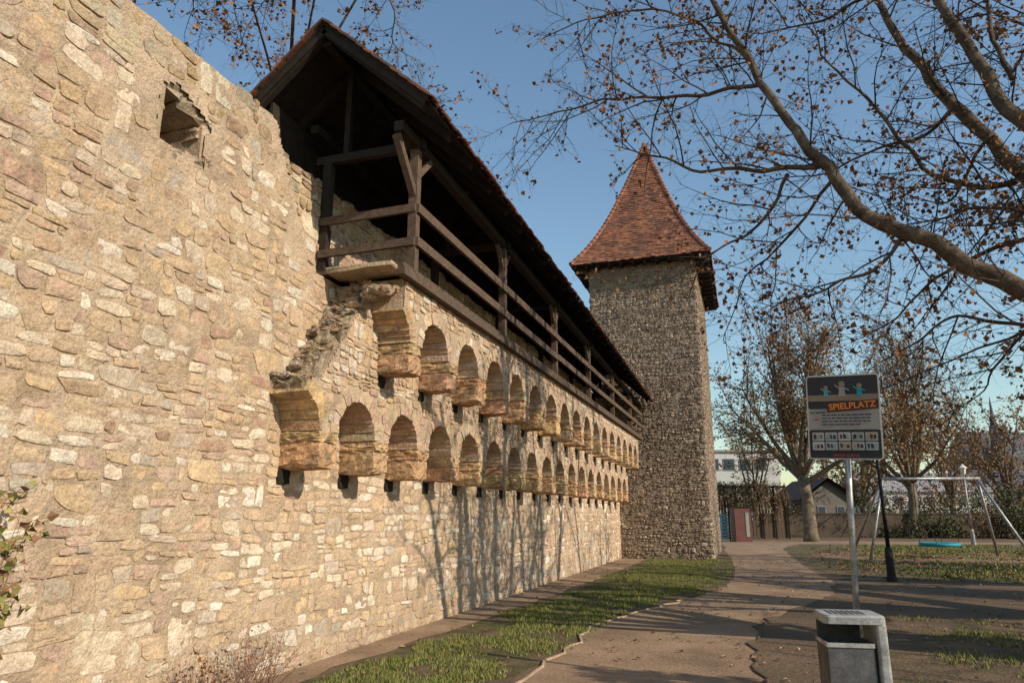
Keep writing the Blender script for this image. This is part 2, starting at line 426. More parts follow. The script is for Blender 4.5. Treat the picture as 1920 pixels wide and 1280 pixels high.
# ================================================================= TIMBER WALKWAY
gal=thing('covered_walkway','dark timber wall walk with railings under a steep tiled gable roof','walkway',(-4.3,16,4.3))
YG=6.65; YR=26.8
def rz(y): return -.55*max(0,(y-YG)/(YR-YG))**1.2
AX,AZr=-4.67,7.62
mb=MB()
y=6.95
while y<YR:
    mb.box((-5.0,y,4.36+U(0,.008)),(-3.60,y+.18,4.41+U(0,.008))); y+=.19
mb.build('floor',MWD,gal)
mb=MB(); mb.beam((-3.64,6.95,4.31),(-3.64,YR,4.31),.12,.10); mb.build('edge_beam',MWD,gal)
py=[7.31+3.4*i for i in range(6)]
for i,y in enumerate(py):
    top=6.05+rz(y)
    m=MB(); m.beam((-3.67,y,4.38),(-3.67,y,top),.11,.11,up=(0,1,0)); o=m.build('post',MWD,gal)
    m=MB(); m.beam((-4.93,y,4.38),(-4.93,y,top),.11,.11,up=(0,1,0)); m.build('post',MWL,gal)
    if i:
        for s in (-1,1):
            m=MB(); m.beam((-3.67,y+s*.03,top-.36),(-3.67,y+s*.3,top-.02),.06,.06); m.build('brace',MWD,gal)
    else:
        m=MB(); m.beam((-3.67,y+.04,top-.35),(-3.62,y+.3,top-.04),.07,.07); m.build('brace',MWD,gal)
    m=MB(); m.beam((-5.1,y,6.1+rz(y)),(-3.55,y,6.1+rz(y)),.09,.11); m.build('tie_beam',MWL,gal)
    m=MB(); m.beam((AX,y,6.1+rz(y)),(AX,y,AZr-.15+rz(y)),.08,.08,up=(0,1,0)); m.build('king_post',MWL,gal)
m=MB(); m.beam((-3.68,YG+.14,5.98),(-3.67,7.31,5.38),.08,.09); m.build('brace',MWD,gal)
for (za,w) in ((5.22,.12),(4.78,.12)):
    for i in range(len(py)):
        a=py[i]; b=py[i+1] if i+1<len(py) else YR
        m=MB(); m.beam((-3.60,a-.05 if i==0 else a,za+U(-.01,.01)),(-3.60,b,za+U(-.01,.01)),.045,w); m.build('rail',MWD,gal)
    m=MB(); m.beam((-4.98,7.25,za-.02),(-3.62,7.25,za),.045,w*.85); m.build('rail',MWD,gal)
m=MB()
for j in range(8):
    ya=YG+.15+(YR-YG-.15)*j/8; yb=YG+.15+(YR-YG-.15)*(j+1)/8
    m.beam((-3.66,ya,6.1+rz(ya)),(-3.66,yb,6.1+rz(yb)),.12,.13)
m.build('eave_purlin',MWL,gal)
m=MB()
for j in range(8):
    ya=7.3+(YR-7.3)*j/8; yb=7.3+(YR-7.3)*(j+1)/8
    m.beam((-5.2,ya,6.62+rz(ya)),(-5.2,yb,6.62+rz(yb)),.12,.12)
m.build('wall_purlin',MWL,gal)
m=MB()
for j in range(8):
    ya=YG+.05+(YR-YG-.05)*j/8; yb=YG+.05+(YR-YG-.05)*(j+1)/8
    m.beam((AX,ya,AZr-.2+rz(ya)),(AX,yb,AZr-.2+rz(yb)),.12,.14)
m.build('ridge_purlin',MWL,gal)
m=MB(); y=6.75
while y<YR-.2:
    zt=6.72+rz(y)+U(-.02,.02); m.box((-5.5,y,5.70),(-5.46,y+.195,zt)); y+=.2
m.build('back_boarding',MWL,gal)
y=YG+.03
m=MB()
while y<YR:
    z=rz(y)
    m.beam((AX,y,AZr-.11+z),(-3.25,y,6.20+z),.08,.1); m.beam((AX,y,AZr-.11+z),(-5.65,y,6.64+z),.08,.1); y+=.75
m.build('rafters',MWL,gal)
m=MB(); m.beam((AX,YG-.02,AZr-.08),(-3.2,YG-.02,6.24),.05,.13,up=(1,0,1)); m.build('bargeboard',MWL,gal)
m=MB(); m.beam((AX,YG-.02,AZr-.08),(-5.72,YG-.02,6.65),.05,.13,up=(-1,0,1)); m.build('bargeboard',MWL,gal)
TC=[(.22,.085,.05),(.25,.10,.055),(.17,.07,.045),(.12,.07,.05)]
def slope(xe,ze,name):
    b=MB(); J=30
    for j in range(J):
        ya=YG-.06+(YR-YG+.06)*j/J; yb=YG-.06+(YR-YG+.06)*(j+1)/J
        A=[(AX,ya,AZr-.03+rz(ya)),(xe,ya,ze-.03+rz(ya)),(xe,yb,ze-.03+rz(yb)),(AX,yb,AZr-.03+rz(yb))]
        B=[(p[0],p[1],p[2]+.035) for p in A]
        b.add(A+B,[(0,1,2,3),(7,6,5,4),(0,4,5,1),(1,5,6,2)])
    roof=b.build(name,MWL,gal)
    t=MB(); Lx=xe-AX; Lz=ze-AZr; ln=math.hypot(Lx,Lz); rows=int(ln/.15)
    nx=abs(Lz)/ln*(1 if Lx>0 else -1); nz=abs(Lx)/ln
    for r in range(rows+1):
        f0=min(r/rows,1); f1=min((r+1.25)/rows,1.03)
        y=YG-.1+(.08 if r%2 else 0)
        while y<YR:
            w=.165; z=rz(y); k=U(.7,1.15); c=random.choice(TC); c=tuple(q*k for q in c)
            l1=.045+U(-.008,.014); f1j=f1+U(-.02,.02)
            P=lambda f,h,yy:(AX+Lx*f+nx*h,yy,AZr+Lz*f+nz*h+z)
            t.add([P(f0,.015,y),P(f0,.015,y+w),P(f1j,l1,y+w),P(f1j,l1,y),P(f1j,l1-.02,y+w),P(f1j,l1-.02,y)],[(0,1,2,3),(3,2,4,5),(0,3,5),(1,4,2)],c); y+=w+.006
    t.build('roof_tiles',MTI,roof)
    return roof
for a in ((-3.18,6.24,'roof_slope'),(-5.74,6.65,'roof_slope')): slope(*a)
v=MB()
for (xe,ze) in ((-3.18,6.25),(-5.74,6.67)):
    ln=math.hypot(xe-AX,ze-AZr); n=int(ln/.16); sg_=(ze-AZr)/(xe-AX)
    for k in range(n):
        xa=AX+(xe-AX)*k/n; xb_=AX+(xe-AX)*(k+1.12)/n; za=AZr+(xa-AX)*sg_+.03+U(-.006,.006); zb_=AZr+(xb_-AX)*sg_+.048
        v.beam((xa,YG-.03+U(-.012,.012),za),(xb_,YG-.03,zb_),.15,.028,random.choice(TC),up=(sg_*-1,0,1))
y=YG-.08
while y<YR:
    k2=U(.7,1.1); v.block((AX-.07,y,AZr-.02+rz(y)),(AX+.07,y+.3,AZr+.05+rz(y)),.008,(.2*k2,.085*k2,.05*k2),.3,3); y+=.3
v.build('ridge_and_verge_tiles',MTI,gal)
# ================================================================= TOWER
TX0,TX1,TY0,TY1,TZ=-5.5,-1.36,27.02,34.0,11.35
tw=thing('watch_tower','square rubble stone watch tower with steep flared red tiled pyramid roof','tower',((TX0+TX1)/2,(TY0+TY1)/2,0))
m=MB(); m.box((TX0,TY0,-.3),(TX1,TY1,TZ)); m.build('tower_core',MTM,tw)
TPAL=[((.30,.225,.16),5),((.35,.27,.19),3),((.24,.18,.135),3.5),((.45,.37,.275),1.8),((.27,.18,.13),2)]
m=MB(); bt=lambda t:.03*max(0,1-t/3)
rubble(m,lambda s,t,h:(s,TY0-h-bt(t),t),TX0,TX1+.02,0,TZ,relief=.045,pal=TPAL,size=.7,N=8,sharp=False,wob=2.5)
rubble(m,lambda s,t,h:(TX1+h+bt(t),s,t),TY0,TY1,0,TZ,relief=.045,pal=TPAL,size=.7,N=8,sharp=False,wob=2.5)
m.build('stone_facing',MTS,tw)
m=MB()
mgrid(m,lambda s,t,h:(s,TY0-h-bt(t),t),TX0,TX1,0,TZ,.08,amp=.03,base=.018); mgrid(m,lambda s,t,h:(TX1+h+bt(t),s,t),TY0,TY1,0,TZ,.1,amp=.03,base=.018)
m.build('mortar_face',MTM,tw,True)
m=MB(); rubble(m,lambda s,t,h:(TX0-h,s,t),TY0,TY1,0,TZ,relief=.05,pal=TPAL,size=1.1,N=6)
rubble(m,lambda s,t,h:(s,TY1+h,t),TX0,TX1,0,TZ,relief=.05,pal=TPAL,size=1.1,N=6)
m.build('rear_facing',MTS,tw)
for sd in (1,0):
    m=MB(); z=0
    while z<TZ:
        hh=U(.12,.26); a=U(.15,.4); b=U(.2,.5); o=.015+bt(z)
        if sd: m.block((TX1-a,TY0-o-.02,z),(TX1+o+.02,TY0+b,z+hh-.015),.02,pick(TPAL),.16)
        else: m.block((TX0-o,TY0-o-.02,z),(TX0+a,TY0+b,z+hh-.015),.02,pick(TPAL),.16)
        z+=hh
    m.build('quoins',MTS,tw)
cx,cy=(TX0+TX1)/2,(TY0+TY1)/2; HX,HY=(TX1-TX0)/2+.66,(TY1-TY0)/2+.55; ZA=18.45
def prof(f): return (1-f)*.80+.20*(1-f)**4.5
m=MB(); zb=TZ
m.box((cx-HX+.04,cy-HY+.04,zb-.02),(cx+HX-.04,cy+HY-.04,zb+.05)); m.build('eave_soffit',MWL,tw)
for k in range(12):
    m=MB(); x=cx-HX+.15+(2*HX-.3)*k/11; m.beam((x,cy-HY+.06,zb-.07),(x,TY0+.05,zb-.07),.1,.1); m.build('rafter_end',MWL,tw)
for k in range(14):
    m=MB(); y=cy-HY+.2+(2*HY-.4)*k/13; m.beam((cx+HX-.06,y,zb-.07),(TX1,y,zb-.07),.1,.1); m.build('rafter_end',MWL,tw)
rf=MB(); rows=54
sides=[((0,-1),(1,0),HY,HX),((1,0),(0,1),HX,HY),((0,1),(-1,0),HY,HX),((-1,0),(0,-1),HX,HY)]
Zr=TZ+.05
for (nn,tt,HN,HT) in sides:
    for r in range(rows):
        f0=r/rows; f1=min(1,(r+1.3)/rows)
        p0,p1=prof(f0),prof(f1); n=max(1,int(2*HT*p0/.17)); zlo=Zr+(ZA-Zr)*f0; zhi=Zr+(ZA-Zr)*f1
        for k in range(n):
            a0=-1+2*k/n+.012/n; a1=-1+2*(k+1)/n-.012/n; off=.045+U(-.012,.02)
            if r%2: 
                d=1/n; a0=max(-1,a0-d); a1=min(1,a1-d) if k<n-1 else 1
            k2=U(.72,1.15); c=random.choice([(.29,.115,.065),(.31,.13,.07),(.26,.10,.06),(.27,.13,.08),(.20,.09,.06)]); c=tuple(q*k2 for q in c)
            zl=zlo-.0+U(-.02,.02)
            def Q(p,a,z,o): 
                d=HN*p+o; s=HT*p*a
                return (cx+nn[0]*d+tt[0]*s, cy+nn[1]*d+tt[1]*s, z)
            rf.add([Q(p0,a0,zl,off),Q(p0,a1,zl,off),Q(p1,a1,zhi,.0),Q(p1,a0,zhi,.0),Q(p0,a0,zl-.03,off-.02),Q(p0,a1,zl-.03,off-.02)],[(0,1,2,3),(4,5,1,0),(0,3,4),(1,5,2)],c)
rf.build('tiled_roof',MTI,tw)
m=MB()
for sx in (-1,1):
    for sy in (-1,1):
        for r in range(34):
            f0,f1=r/34,(r+1.2)/34; f1=min(f1,1)
            a=Vector((cx+sx*HX*prof(f0),cy+sy*HY*prof(f0),Zr+(ZA-Zr)*f0+.04)); b=Vector((cx+sx*HX*prof(f1),cy+sy*HY*prof(f1),Zr+(ZA-Zr)*f1+.02))
            k2=U(.7,1.1); m.tube([a,b],[.10,.07],6,(.30*k2,.12*k2,.07*k2))
m.build('hip_tiles',MTI,tw)
m=MB(); m.tube([Vector((cx,cy,ZA-.35)),Vector((cx,cy,ZA-.05)),Vector((cx,cy,ZA+.12)),Vector((cx,cy,ZA+.2))],[.22,.13,.10,.02],8,(.3,.12,.065)); m.build('finial',MTI,tw,True)
# ================================================================= GROUND
def sheet(name,left,right,z,m,sub=8,jit=0.03):
    b=MB(); n=len(left); vs=[]; K=5
    L=[];Rr=[]
    def cat(P,i,t):
        p0,p1,p2,p3=P[max(i-1,0)],P[i],P[i+1],P[min(i+2,len(P)-1)]
        return .5*((2*p1)+(p2-p0)*t+(2*p0-5*p1+4*p2-p3)*t*t+(3*p1-p0-3*p2+p3)*t**3)
    for i in range(n-1):
        for k in range(sub):
            L.append(cat(left,i,k/sub)); Rr.append(cat(right,i,k/sub))
    L.append(left[-1]); Rr.append(right[-1])
    L=[a+Vector((jit*nse(a.x*2,a.y*2,1)*2,0,0)) for a in L]; Rr=[c+Vector((jit*nse(c.x*2,c.y*2,5)*2,0,0)) for c in Rr]
    for a,c in zip(L,Rr):
        for k in range(K): 
            p=a.lerp(c,k/(K-1)); vs.append((p.x,p.y,z))
    fs=[(i*K+k,i*K+k+1,(i+1)*K+k+1,(i+1)*K+k) for i in range(len(L)-1) for k in range(K-1)]
    b.add(vs,fs); return b.build(name,m),L,Rr
g=MB(); g.add([(-300,-60,0),(300,-60,0),(300,600,0),(-300,600,0)],[(0,1,2,3)]); struct(g.build('ground',MSOIL))
V=Vector
pl=[V((-2.3,-3,0)),V((-2.25,3,0)),V((-2.2,7,0)),V((-2.18,9.2,0)),V((-2.1,11.2,0)),V((-1.6,13.2,0)),V((-.95,15.4,0)),V((-.6,17.5,0)),V((-.5,21,0)),V((-.65,26,0)),V((-1.0,32,0)),V((-1.3,38,0)),V((-1.6,44,0))]
pr=[V((.2,-3,0)),V((.05,3,0)),V((-.0,7.4,0)),V((-.06,9.5,0)),V((.1,11.8,0)),V((.8,14,0)),V((1.4,16,0)),V((1.7,18,0)),V((1.65,21.5,0)),V((1.45,27,0)),V((1.4,33,0)),V((1.5,38,0)),V((2.5,43,0))]
o,PL,PR=sheet('path',pl,pr,.008,MPATH,jit=.09); struct(o)
o,_,_=sheet('gravel_yard',[V((-6,44,0)),V((4,43,0)),V((14,46,0)),V((26,50,0))],[V((-6,48.5,0)),V((4,49,0)),V((14,49,0)),V((26,53,0))],.010,MPATH); struct(o)
xs_=(-4.3,-4.25,-4.2,-3.95,-3.8,-3.7,-3.65,-3.65)
sl=[V((x,y,0)) for x,y in zip(xs_,(-3,3,7,11,15,19,23,26.9))]
so=[V((-4.62,y,0)) for y in (-3,3,7,11,15,19,23,26.9)]
o,_,_=sheet('soil_strip',so,sl,.006,MPATH,jit=.10); struct(o)
gl=[V((x,y,0)) for x,y in zip((-4.3,-4.25,-4.2,-3.95,-3.87,-3.8,-3.74,-3.68,-3.65,-3.65),(-3,3,7,11.2,13.2,15.4,17.5,21,26,26.9))]
gr=[V((p.x-.03,p.y,0)) for p in (pl[0],pl[1],pl[2],pl[4],pl[5],pl[6],pl[7],pl[8],pl[9])]+[V((-.68,26.9,0))]
o,GL,GR=sheet('turf_strip',gl,gr,.004,MGR0,jit=.1); struct(o)
o,_,_=sheet('turf_verge',[V((-1.15,26.9,0)),V((-1.1,30,0)),V((-1.2,34.2,0)),V((-6,35.2,0)),V((-7,38,0))],[V((-.68,26.9,0)),V((-.9,30,0)),V((-1.1,34,0)),V((-1.4,38,0)),V((-1.6,43,0))],.005,MGR0); struct(o)
fa=[V((2.0,20,0)),V((1.8,23,0)),V((1.6,28,0)),V((1.5,33,0)),V((1.6,38,0)),V((2.6,42.5,0))]
fb_=[V((14,20,0)),V((16,23,0)),V((18,28,0)),V((20,33,0)),V((22,38,0)),V((24,46,0))]
o,FA,FB=sheet('playground_turf',fa,fb_,.004,MGR0,jit=.2); struct(o)
na=[V((.6,4.5,0)),V((.7,8,0)),V((1.0,10.5,0)),V((1.6,13,0))]; nb=[V((7,3,0)),V((8,8,0)),V((9,11,0)),V((9,13.5,0))]
o,NA,NB=sheet('worn_turf',na,nb,.004,mat('worn_turf_mat',(.11,.09,.045),rough=1,nscale=3,nvar=.4,bscale=20,bump=1,bdist=.05,col2=(.17,.112,.068),c2scale=1.2,c2lo=.38,c2hi=.52),jit=.3); struct(o)
cp=MB(); cen=V((7.2,31,0)); ring=[]
for k in range(40):
    a=2*PI*k/40; rr=1+.12*nse(math.cos(a)*2,math.sin(a)*2,4); ring.append((cen.x+math.cos(a)*5.0*rr,cen.y+math.sin(a)*4.6*rr,.012))
cp.add([(cen.x,cen.y,.012)]+ring,[(0,1+k,1+(k+1)%40) for k in range(40)]); struct(cp.build('wood_chip_bed',MCHIP))
for (P,nm,i0,i1,lab) in ((PL,'path_edging',4,44,'thin pale edging strip between grass and sandy path on the wall side'),(PR,'path_edging',10,34,'thin dark edging strip curving along the sandy path on the bin side')):
    b=MB()
    for i in range(i0,i1):
        a=P[i]; c=P[i+1]; b.beam((a.x,a.y,.006),(c.x,c.y,.006),.025,.04)
    tag(b.build(nm,MMO if P is PL else MWD),lab,'edging')
def blades(name,L,Rr,n,hmin,hmax,thr,lab,y0=-9,y1=99,dens=1.2,wd=.006):
    b=MB(); cnt=0; tries=0; k=len(L)-1
    seg=[(L[i+1]-L[i]).length*((Rr[i]-L[i]).length+.01) for i in range(k)]; tot=sum(seg); import bisect
    cum=[];s=0
    for q in seg: s+=q; cum.append(s)
    while cnt<n and tries<n*5:
        tries+=1; i=bisect.bisect(cum,R()*tot); i=min(i,k-1); t=R(); f=U(-.05,1.05)
        p=(L[i].lerp(L[i+1],t)).lerp(Rr[i].lerp(Rr[i+1],t),f)
        if p.y<y0 or p.y>y1: continue
        q=nse(p.x*dens,p.y*dens,2)+.5*nse(p.x*4,p.y*4,7)-.7*max(0,abs(f-.5)-.31)/.19
        if q<thr+U(-.2,.2): continue
        h=U(hmin,hmax)*(1+.6*q); a=U(0,2*PI); w=wd*U(.7,1.4); dx,dy=math.cos(a)*w,math.sin(a)*w; lx,ly=U(-.5,.5)*h,U(-.5,.5)*h
        g_=U(.7,1.35); c=random.choice([(.135,.16,.033),(.165,.185,.043),(.21,.195,.06),(.10,.13,.03),(.25,.205,.09)]); c=tuple(v*g_ for v in c)
        b.add([(p.x-dx,p.y-dy,0),(p.x+dx,p.y+dy,0),(p.x+lx,p.y+ly,h)],[(0,1,2)],c); cnt+=1
    o=b.build(name,MGR); tag(o,lab,'grass',kind='stuff')
blades('grass',GL,GR,82000,.015,.06,-.15,'short green grass between the town wall and the path',5.5,27,wd=.007)
blades('grass',FA,FB,26000,.04,.09,-.04,'green grass around the playground swing',wd=.02,dens=.5)
blades('grass',NA,NB,16000,.02,.06,.04,'sparse worn grass beside the metal bin',wd=.007)
LP=[(.24,.10,.035),(.30,.13,.045),(.17,.075,.03),(.22,.12,.06),(.12,.06,.03)]
def leaf(b,p,s,c,flatl=False):
    d=Vector((U(-1,1),U(-1,1),U(-1,.3) if not flatl else U(-.1,.1))).normalized()
    e=d.cross(Vector((U(-1,1),U(-1,1),U(-1,1)))).normalized() if not flatl else Vector((-d.y,d.x,U(-.3,.3))).normalized()
    n=d.cross(e)*s*U(.1,.35)
    if flatl: n=Vector((0,0,abs(n.z)+.004)); 
    e=e*s*U(.35,.55); d=d*s
    b.add([p,p+d*.45+e+n,p+d,p+d*.45-e+n],[(0,1,2),(0,2,3)],c)
b=MB()
def lc(pal=LP):
    c=random.choice(pal); k=U(.7,1.3); return tuple(q*k for q in c)
for k in range(3000):
    x,y=U(-4.5,6.5),U(4.5,30)
    if nse(x*.5,y*.5,8)+U(-.3,.3)<-.05: continue
    leaf(b,Vector((x,y,.02)),U(.025,.075),lc([(.28,.17,.09),(.34,.22,.12),(.2,.11,.06),(.15,.08,.05)]),True)
for k in range(2600):
    x,y=U(2.2,14),U(20,38)
    if nse(x*.4,y*.4,3)+U(-.3,.3)<-.1: continue
    leaf(b,Vector((x,y,.03)),U(.07,.14),lc(),True)
tag(b.build('fallen_leaves',MLF),'dry brown leaves scattered over path and grass','leaves',kind='stuff')
# ================================================================= TREES
def wander(p,d,L,n,wig,trop):
    pts=[p.copy()]; d=d.normalized()
    for i in range(n):
        d=(d+Vector((U(-1,1),U(-1,1),U(-1,1)))*wig+Vector((0,0,trop))).normalized(); pts.append(pts[-1]+d*(L/n))
    return pts
def side(d,ang):
    o=d.orthogonal().normalized(); q=d.cross(o); a=U(0,2*PI); s=o*math.cos(a)+q*math.sin(a)
    return (d*math.cos(ang)+s*math.sin(ang)).normalized()
class Tree:
    def __init__(s): s.t=MB(); s.b=MB(); s.l=MB()
def twigs(T,pts,rads,lvl,cfg):
    spacing,lmin,lmax,ang,wig,trop,rr=cfg[lvl]
    last=lvl==len(cfg)-1
    for i in range(len(pts)-1):
        seg=pts[i+1]-pts[i]; L=seg.length
        n=L/spacing; n=int(n)+(1 if R()<n-int(n) else 0)
        for k in range(n):
            t=R(); p=pts[i]+seg*t; d=side(seg.normalized(),math.radians(U(ang*.6,ang*1.3)))
            fall=1-.55*(i+t)/len(pts)
            l=U(lmin,lmax)*(fall if lvl>0 else 1)
            ns=3 if last else (4 if l<1.2 else 6); q=wander(p,d,l,ns,wig,trop)
            r0=min(rr*U(.7,1.2)*(l/lmax)**.7,rads[i]*.75); rs=[r0*(1-.75*j/ns) for j in range(ns+1)]
            T.b.tube(q,rs,3 if r0<.02 else 5,cap=False)
            if last or lvl>=T.leaflvl:
                for j in range(1,len(q)):
                    if R()<T.lp*(.3+1.4*max(0,min(1,.5+1.3*nse(q[j].x*.6,q[j].y*.6,q[j].z*.6)))): leaf(T.l,q[j]-Vector((0,0,.02)),U(*T.ls),lc(T.pal))
            if not last: twigs(T,q,rs,lvl+1,cfg)
def tree_build(T,name,label,base,group,mt=MTW,mb_=MBK):
    r=thing(name,label,'tree',base,group)
    T.t.build('trunk',mb_,r,True); T.b.build('branches',mt,r)
    if T.l.v: T.l.build('foliage',MLF,r)
    return r
def smooth_path(P,sub=4):
    out=[]
    for i in range(len(P)-1):
        p0,p1,p2,p3=P[max(i-1,0)],P[i],P[i+1],P[min(i+2,len(P)-1)]
        for k in range(sub):
            t=k/sub; out.append(.5*((2*p1)+(p2-p0)*t+(2*p0-5*p1+4*p2-p3)*t*t+(3*p1-p0-3*p2+p3)*t**3))
    out.append(P[-1]); return out
def limb(T,pp,r0,r1,cfg,spawn=True,sides=9,start=0,pw=1):
    q=smooth_path(pp,5); n=len(q)-1
    q=[p+Vector((nse(p.x*2,p.y*2,p.z*2),nse(p.y*2,p.z*2,5),nse(p.z*2,p.x*2,9)))*.10 for p in q]
    rs=[(r0+(r1-r0)*(i/n)**pw)*(1+.12*nse(i*1.3,r0*50,2)) for i in range(n+1)]
    T.t.tube(q,rs,sides)
    if spawn: twigs(T,q[start:],rs[start:],0,cfg)
random.seed(11)
T=Tree(); T.leaflvl=1; T.lp=.19; T.ls=(.04,.095); T.pal=LP
cf=[(.21,.7,1.8,60,.22,.02,.018),(.14,.25,.8,55,.32,.01,.0075),(.15,.10,.32,50,.38,0,.0042)]
cfb=[(.24,.8,2.2,55,.22,.02,.035),(.2,.3,1.0,55,.3,.01,.014),(.2,.15,.4,50,.38,0,.006)]
base=Vector((5.3,9.2,0)); fork=Vector((5.15,9.1,2.4))
T.t.tube([base+V((0,0,-.1)),base+V((0,0,.3)),base+V((0,0,1.2)),fork],[.5,.4,.34,.30],14)
P1=[pt(*a) for a in ((1920,548,8),(1750,462,8.5),(1610,385,9),(1535,300,9.5),(1470,215,10),(1410,130,10.5),(1340,0,11),(1270,-140,12))]
limb(T,[fork,pt(2180,660,7.5)]+P1,.14,.03,cf,start=7,pw=.85,sides=12)
limb(T,[fork+V((0,0,.2)),pt(2200,520,8.6),pt(1920,318,9.5),pt(1790,195,10.3),pt(1700,90,11),pt(1640,-10,11.6),pt(1560,-170,12.5)],.13,.035,cf,start=6,sides=10)
limb(T,[fork+V((0,0,.4)),pt(2220,460,8.2),pt(1920,235,9),pt(1840,130,9.5),pt(1770,20,10),pt(1700,-130,10.7)],.13,.045,cf,start=5,sides=10)
limb(T,[pt(1530,312,9.5),pt(1460,318,9.7),pt(1380,322,10),(pt(1300,318,10.2)),pt(1225,292,10.5),pt(1160,270,10.7)],.04,.008,cf,sides=6)
limb(T,[pt(1425,155,10.4),pt(1330,170,10.7),pt(1230,180,11),pt(1130,190,11.3),pt(1030,215,11.6),pt(950,235,12)],.035,.006,cf,sides=6)
limb(T,[pt(1410,130,10.5),pt(1330,60,11),pt(1220,20,11.5),pt(1100,40,12),pt(1010,80,12.3)],.03,.006,cf,sides=5)
limb(T,[pt(1480,330,9.7),pt(1445,390,9.7),pt(1400,440,9.9),pt(1330,480,10),pt(1290,560,10.2)],.03,.006,cf,sides=5)
limb(T,[pt(1700,430,8.7),pt(1640,500,8.8),pt(1560,540,9),pt(1480,560,9.3),pt(1420,600,9.6)],.03,.005,cf,sides=5)
limb(T,[pt(1790,200,10.3),pt(1720,260,10.6),pt(1640,280,11),pt(1540,330,11.4),pt(1440,330,11.8)],.035,.006,cf,sides=5)
limb(T,[pt(1850,250,9.8),pt(1810,330,10),pt(1770,380,10.2),pt(1700,360,10.6)],.03,.006,cf,sides=5)
limb(T,[pt(1960,300,9.2),pt(1880,350,9.6),pt(1760,330,10),pt(1640,210,10.6),pt(1560,120,11),pt(1500,30,11.5)],.05,.008,cf,sides=6)
limb(T,[pt(2050,520,8),pt(1920,400,8.6),pt(1830,390,9),pt(1740,410,9.4),pt(1650,440,9.8)],.04,.006,cf,sides=6)
limb(T,[pt(1950,620,8),pt(1880,600,8.4),pt(1790,600,8.8),pt(1700,640,9.2),pt(1640,690,9.6)],.03,.005,cf,sides=5)
limb(T,[pt(1900,150,9.5),pt(1860,60,10),pt(1840,-20,10.4),pt(1800,-120,11)],.04,.01,cf,sides=6)
limb(T,[pt(1640,-10,11.6),pt(1540,40,12),pt(1460,60,12.4),pt(1380,60,13)],.03,.006,cf,sides=5)
limb(T,[pt(1980,430,9.6),pt(1860,470,10.2),pt(1760,520,11),pt(1680,600,11.6),pt(1600,640,12)],.04,.006,cf,sides=6)
limb(T,[pt(2000,560,9.6),pt(1900,640,10.4),pt(1850,720,11),pt(1800,760,11.4)],.03,.005,cf,sides=5)
limb(T,[pt(1560,335,9.3),pt(1490,430,10),pt(1400,520,10.6),pt(1360,640,11)],.028,.005,cf,sides=5)
limb(T,[fork+V((0,0,.3)),V((5.5,9.0,5)),V((5.3,8.5,7.5)),V((4.9,8,9.5))],.20,.07,cfb,sides=8,start=6)
limb(T,[fork+V((0,0,.2)),V((6.1,9.8,4.5)),V((6.9,10.3,6.5)),V((7.4,10.5,9.2))],.19,.07,cfb,sides=8,start=6)
limb(T,[fork+V((0,0,.1)),V((5.9,10.6,4.6)),V((6.3,12.0,6.8)),V((6.4,13.0,9.2))],.18,.07,cfb,sides=8,start=8)
limb(T,[fork+V((0,0,.3)),V((5.4,8.1,4.8)),V((5.2,7.3,7.0)),V((4.6,6.6,8.4))],.13,.04,cfb,sides=8,start=8)
tree_build(T,'plane_tree','large plane tree overhanging from the right with thick smooth limbs and sparse brown leaves',base,'plane trees in the park')
random.seed(5)
T=Tree(); T.leaflvl=1; T.lp=.22; T.ls=(.05,.10); T.pal=LP
b0=Vector((-9.5,12.5,0)); T.t.tube([b0,b0+V((.1,-.1,3)),b0+V((.3,-.4,6)),b0+V((.2,-.6,10))],[.4,.33,.28,.2],10)
cf2=[(.16,.6,1.3,55,.25,-.02,.011),(.14,.25,.6,55,.3,0,.007),(.16,.12,.3,50,.35,0,.005)]
c0=b0+V((.3,-.4,7)); c1=b0+V((.2,-.6,10))
limb(T,[c1,pt(560,-200,13),pt(440,-90,12.5),pt(360,-10,12.2),pt(400,70,12)],.03,.005,cf2,sides=5,start=4)
limb(T,[c1,pt(640,-180,13),pt(590,-80,12.8),pt(500,-10,12.5),pt(450,90,12.3)],.028,.005,cf2,sides=5,start=4)
limb(T,[c1,pt(560,-200,13),pt(500,-70,12.8),pt(440,-10,12.5),pt(470,130,12.3)],.025,.005,cf2,sides=5,start=5)
limb(T,[c1,pt(760,-180,14),pt(700,-80,14.5),pt(740,20,15),pt(740,80,15.5),pt(790,120,16)],.03,.005,cf2,sides=5,start=5)
limb(T,[c1,pt(420,-180,12),pt(330,-80,11.8),pt(280,-20,11.5)],.028,.005,cf2,sides=5,start=4)
limb(T,[c0,pt(690,110,15),pt(720,130,15),pt(790,190,16),pt(840,250,16.5)],.035,.005,cf2,sides=6,start=5)
limb(T,[c1,c1+V((-1,1,2)),c1+V((-2,2,3.5))],.1,.02,cf2,sides=6)
tree_build(T,'plane_tree','brown leaved plane tree rising behind the town wall over the walkway gable',b0,'plane trees in the park')
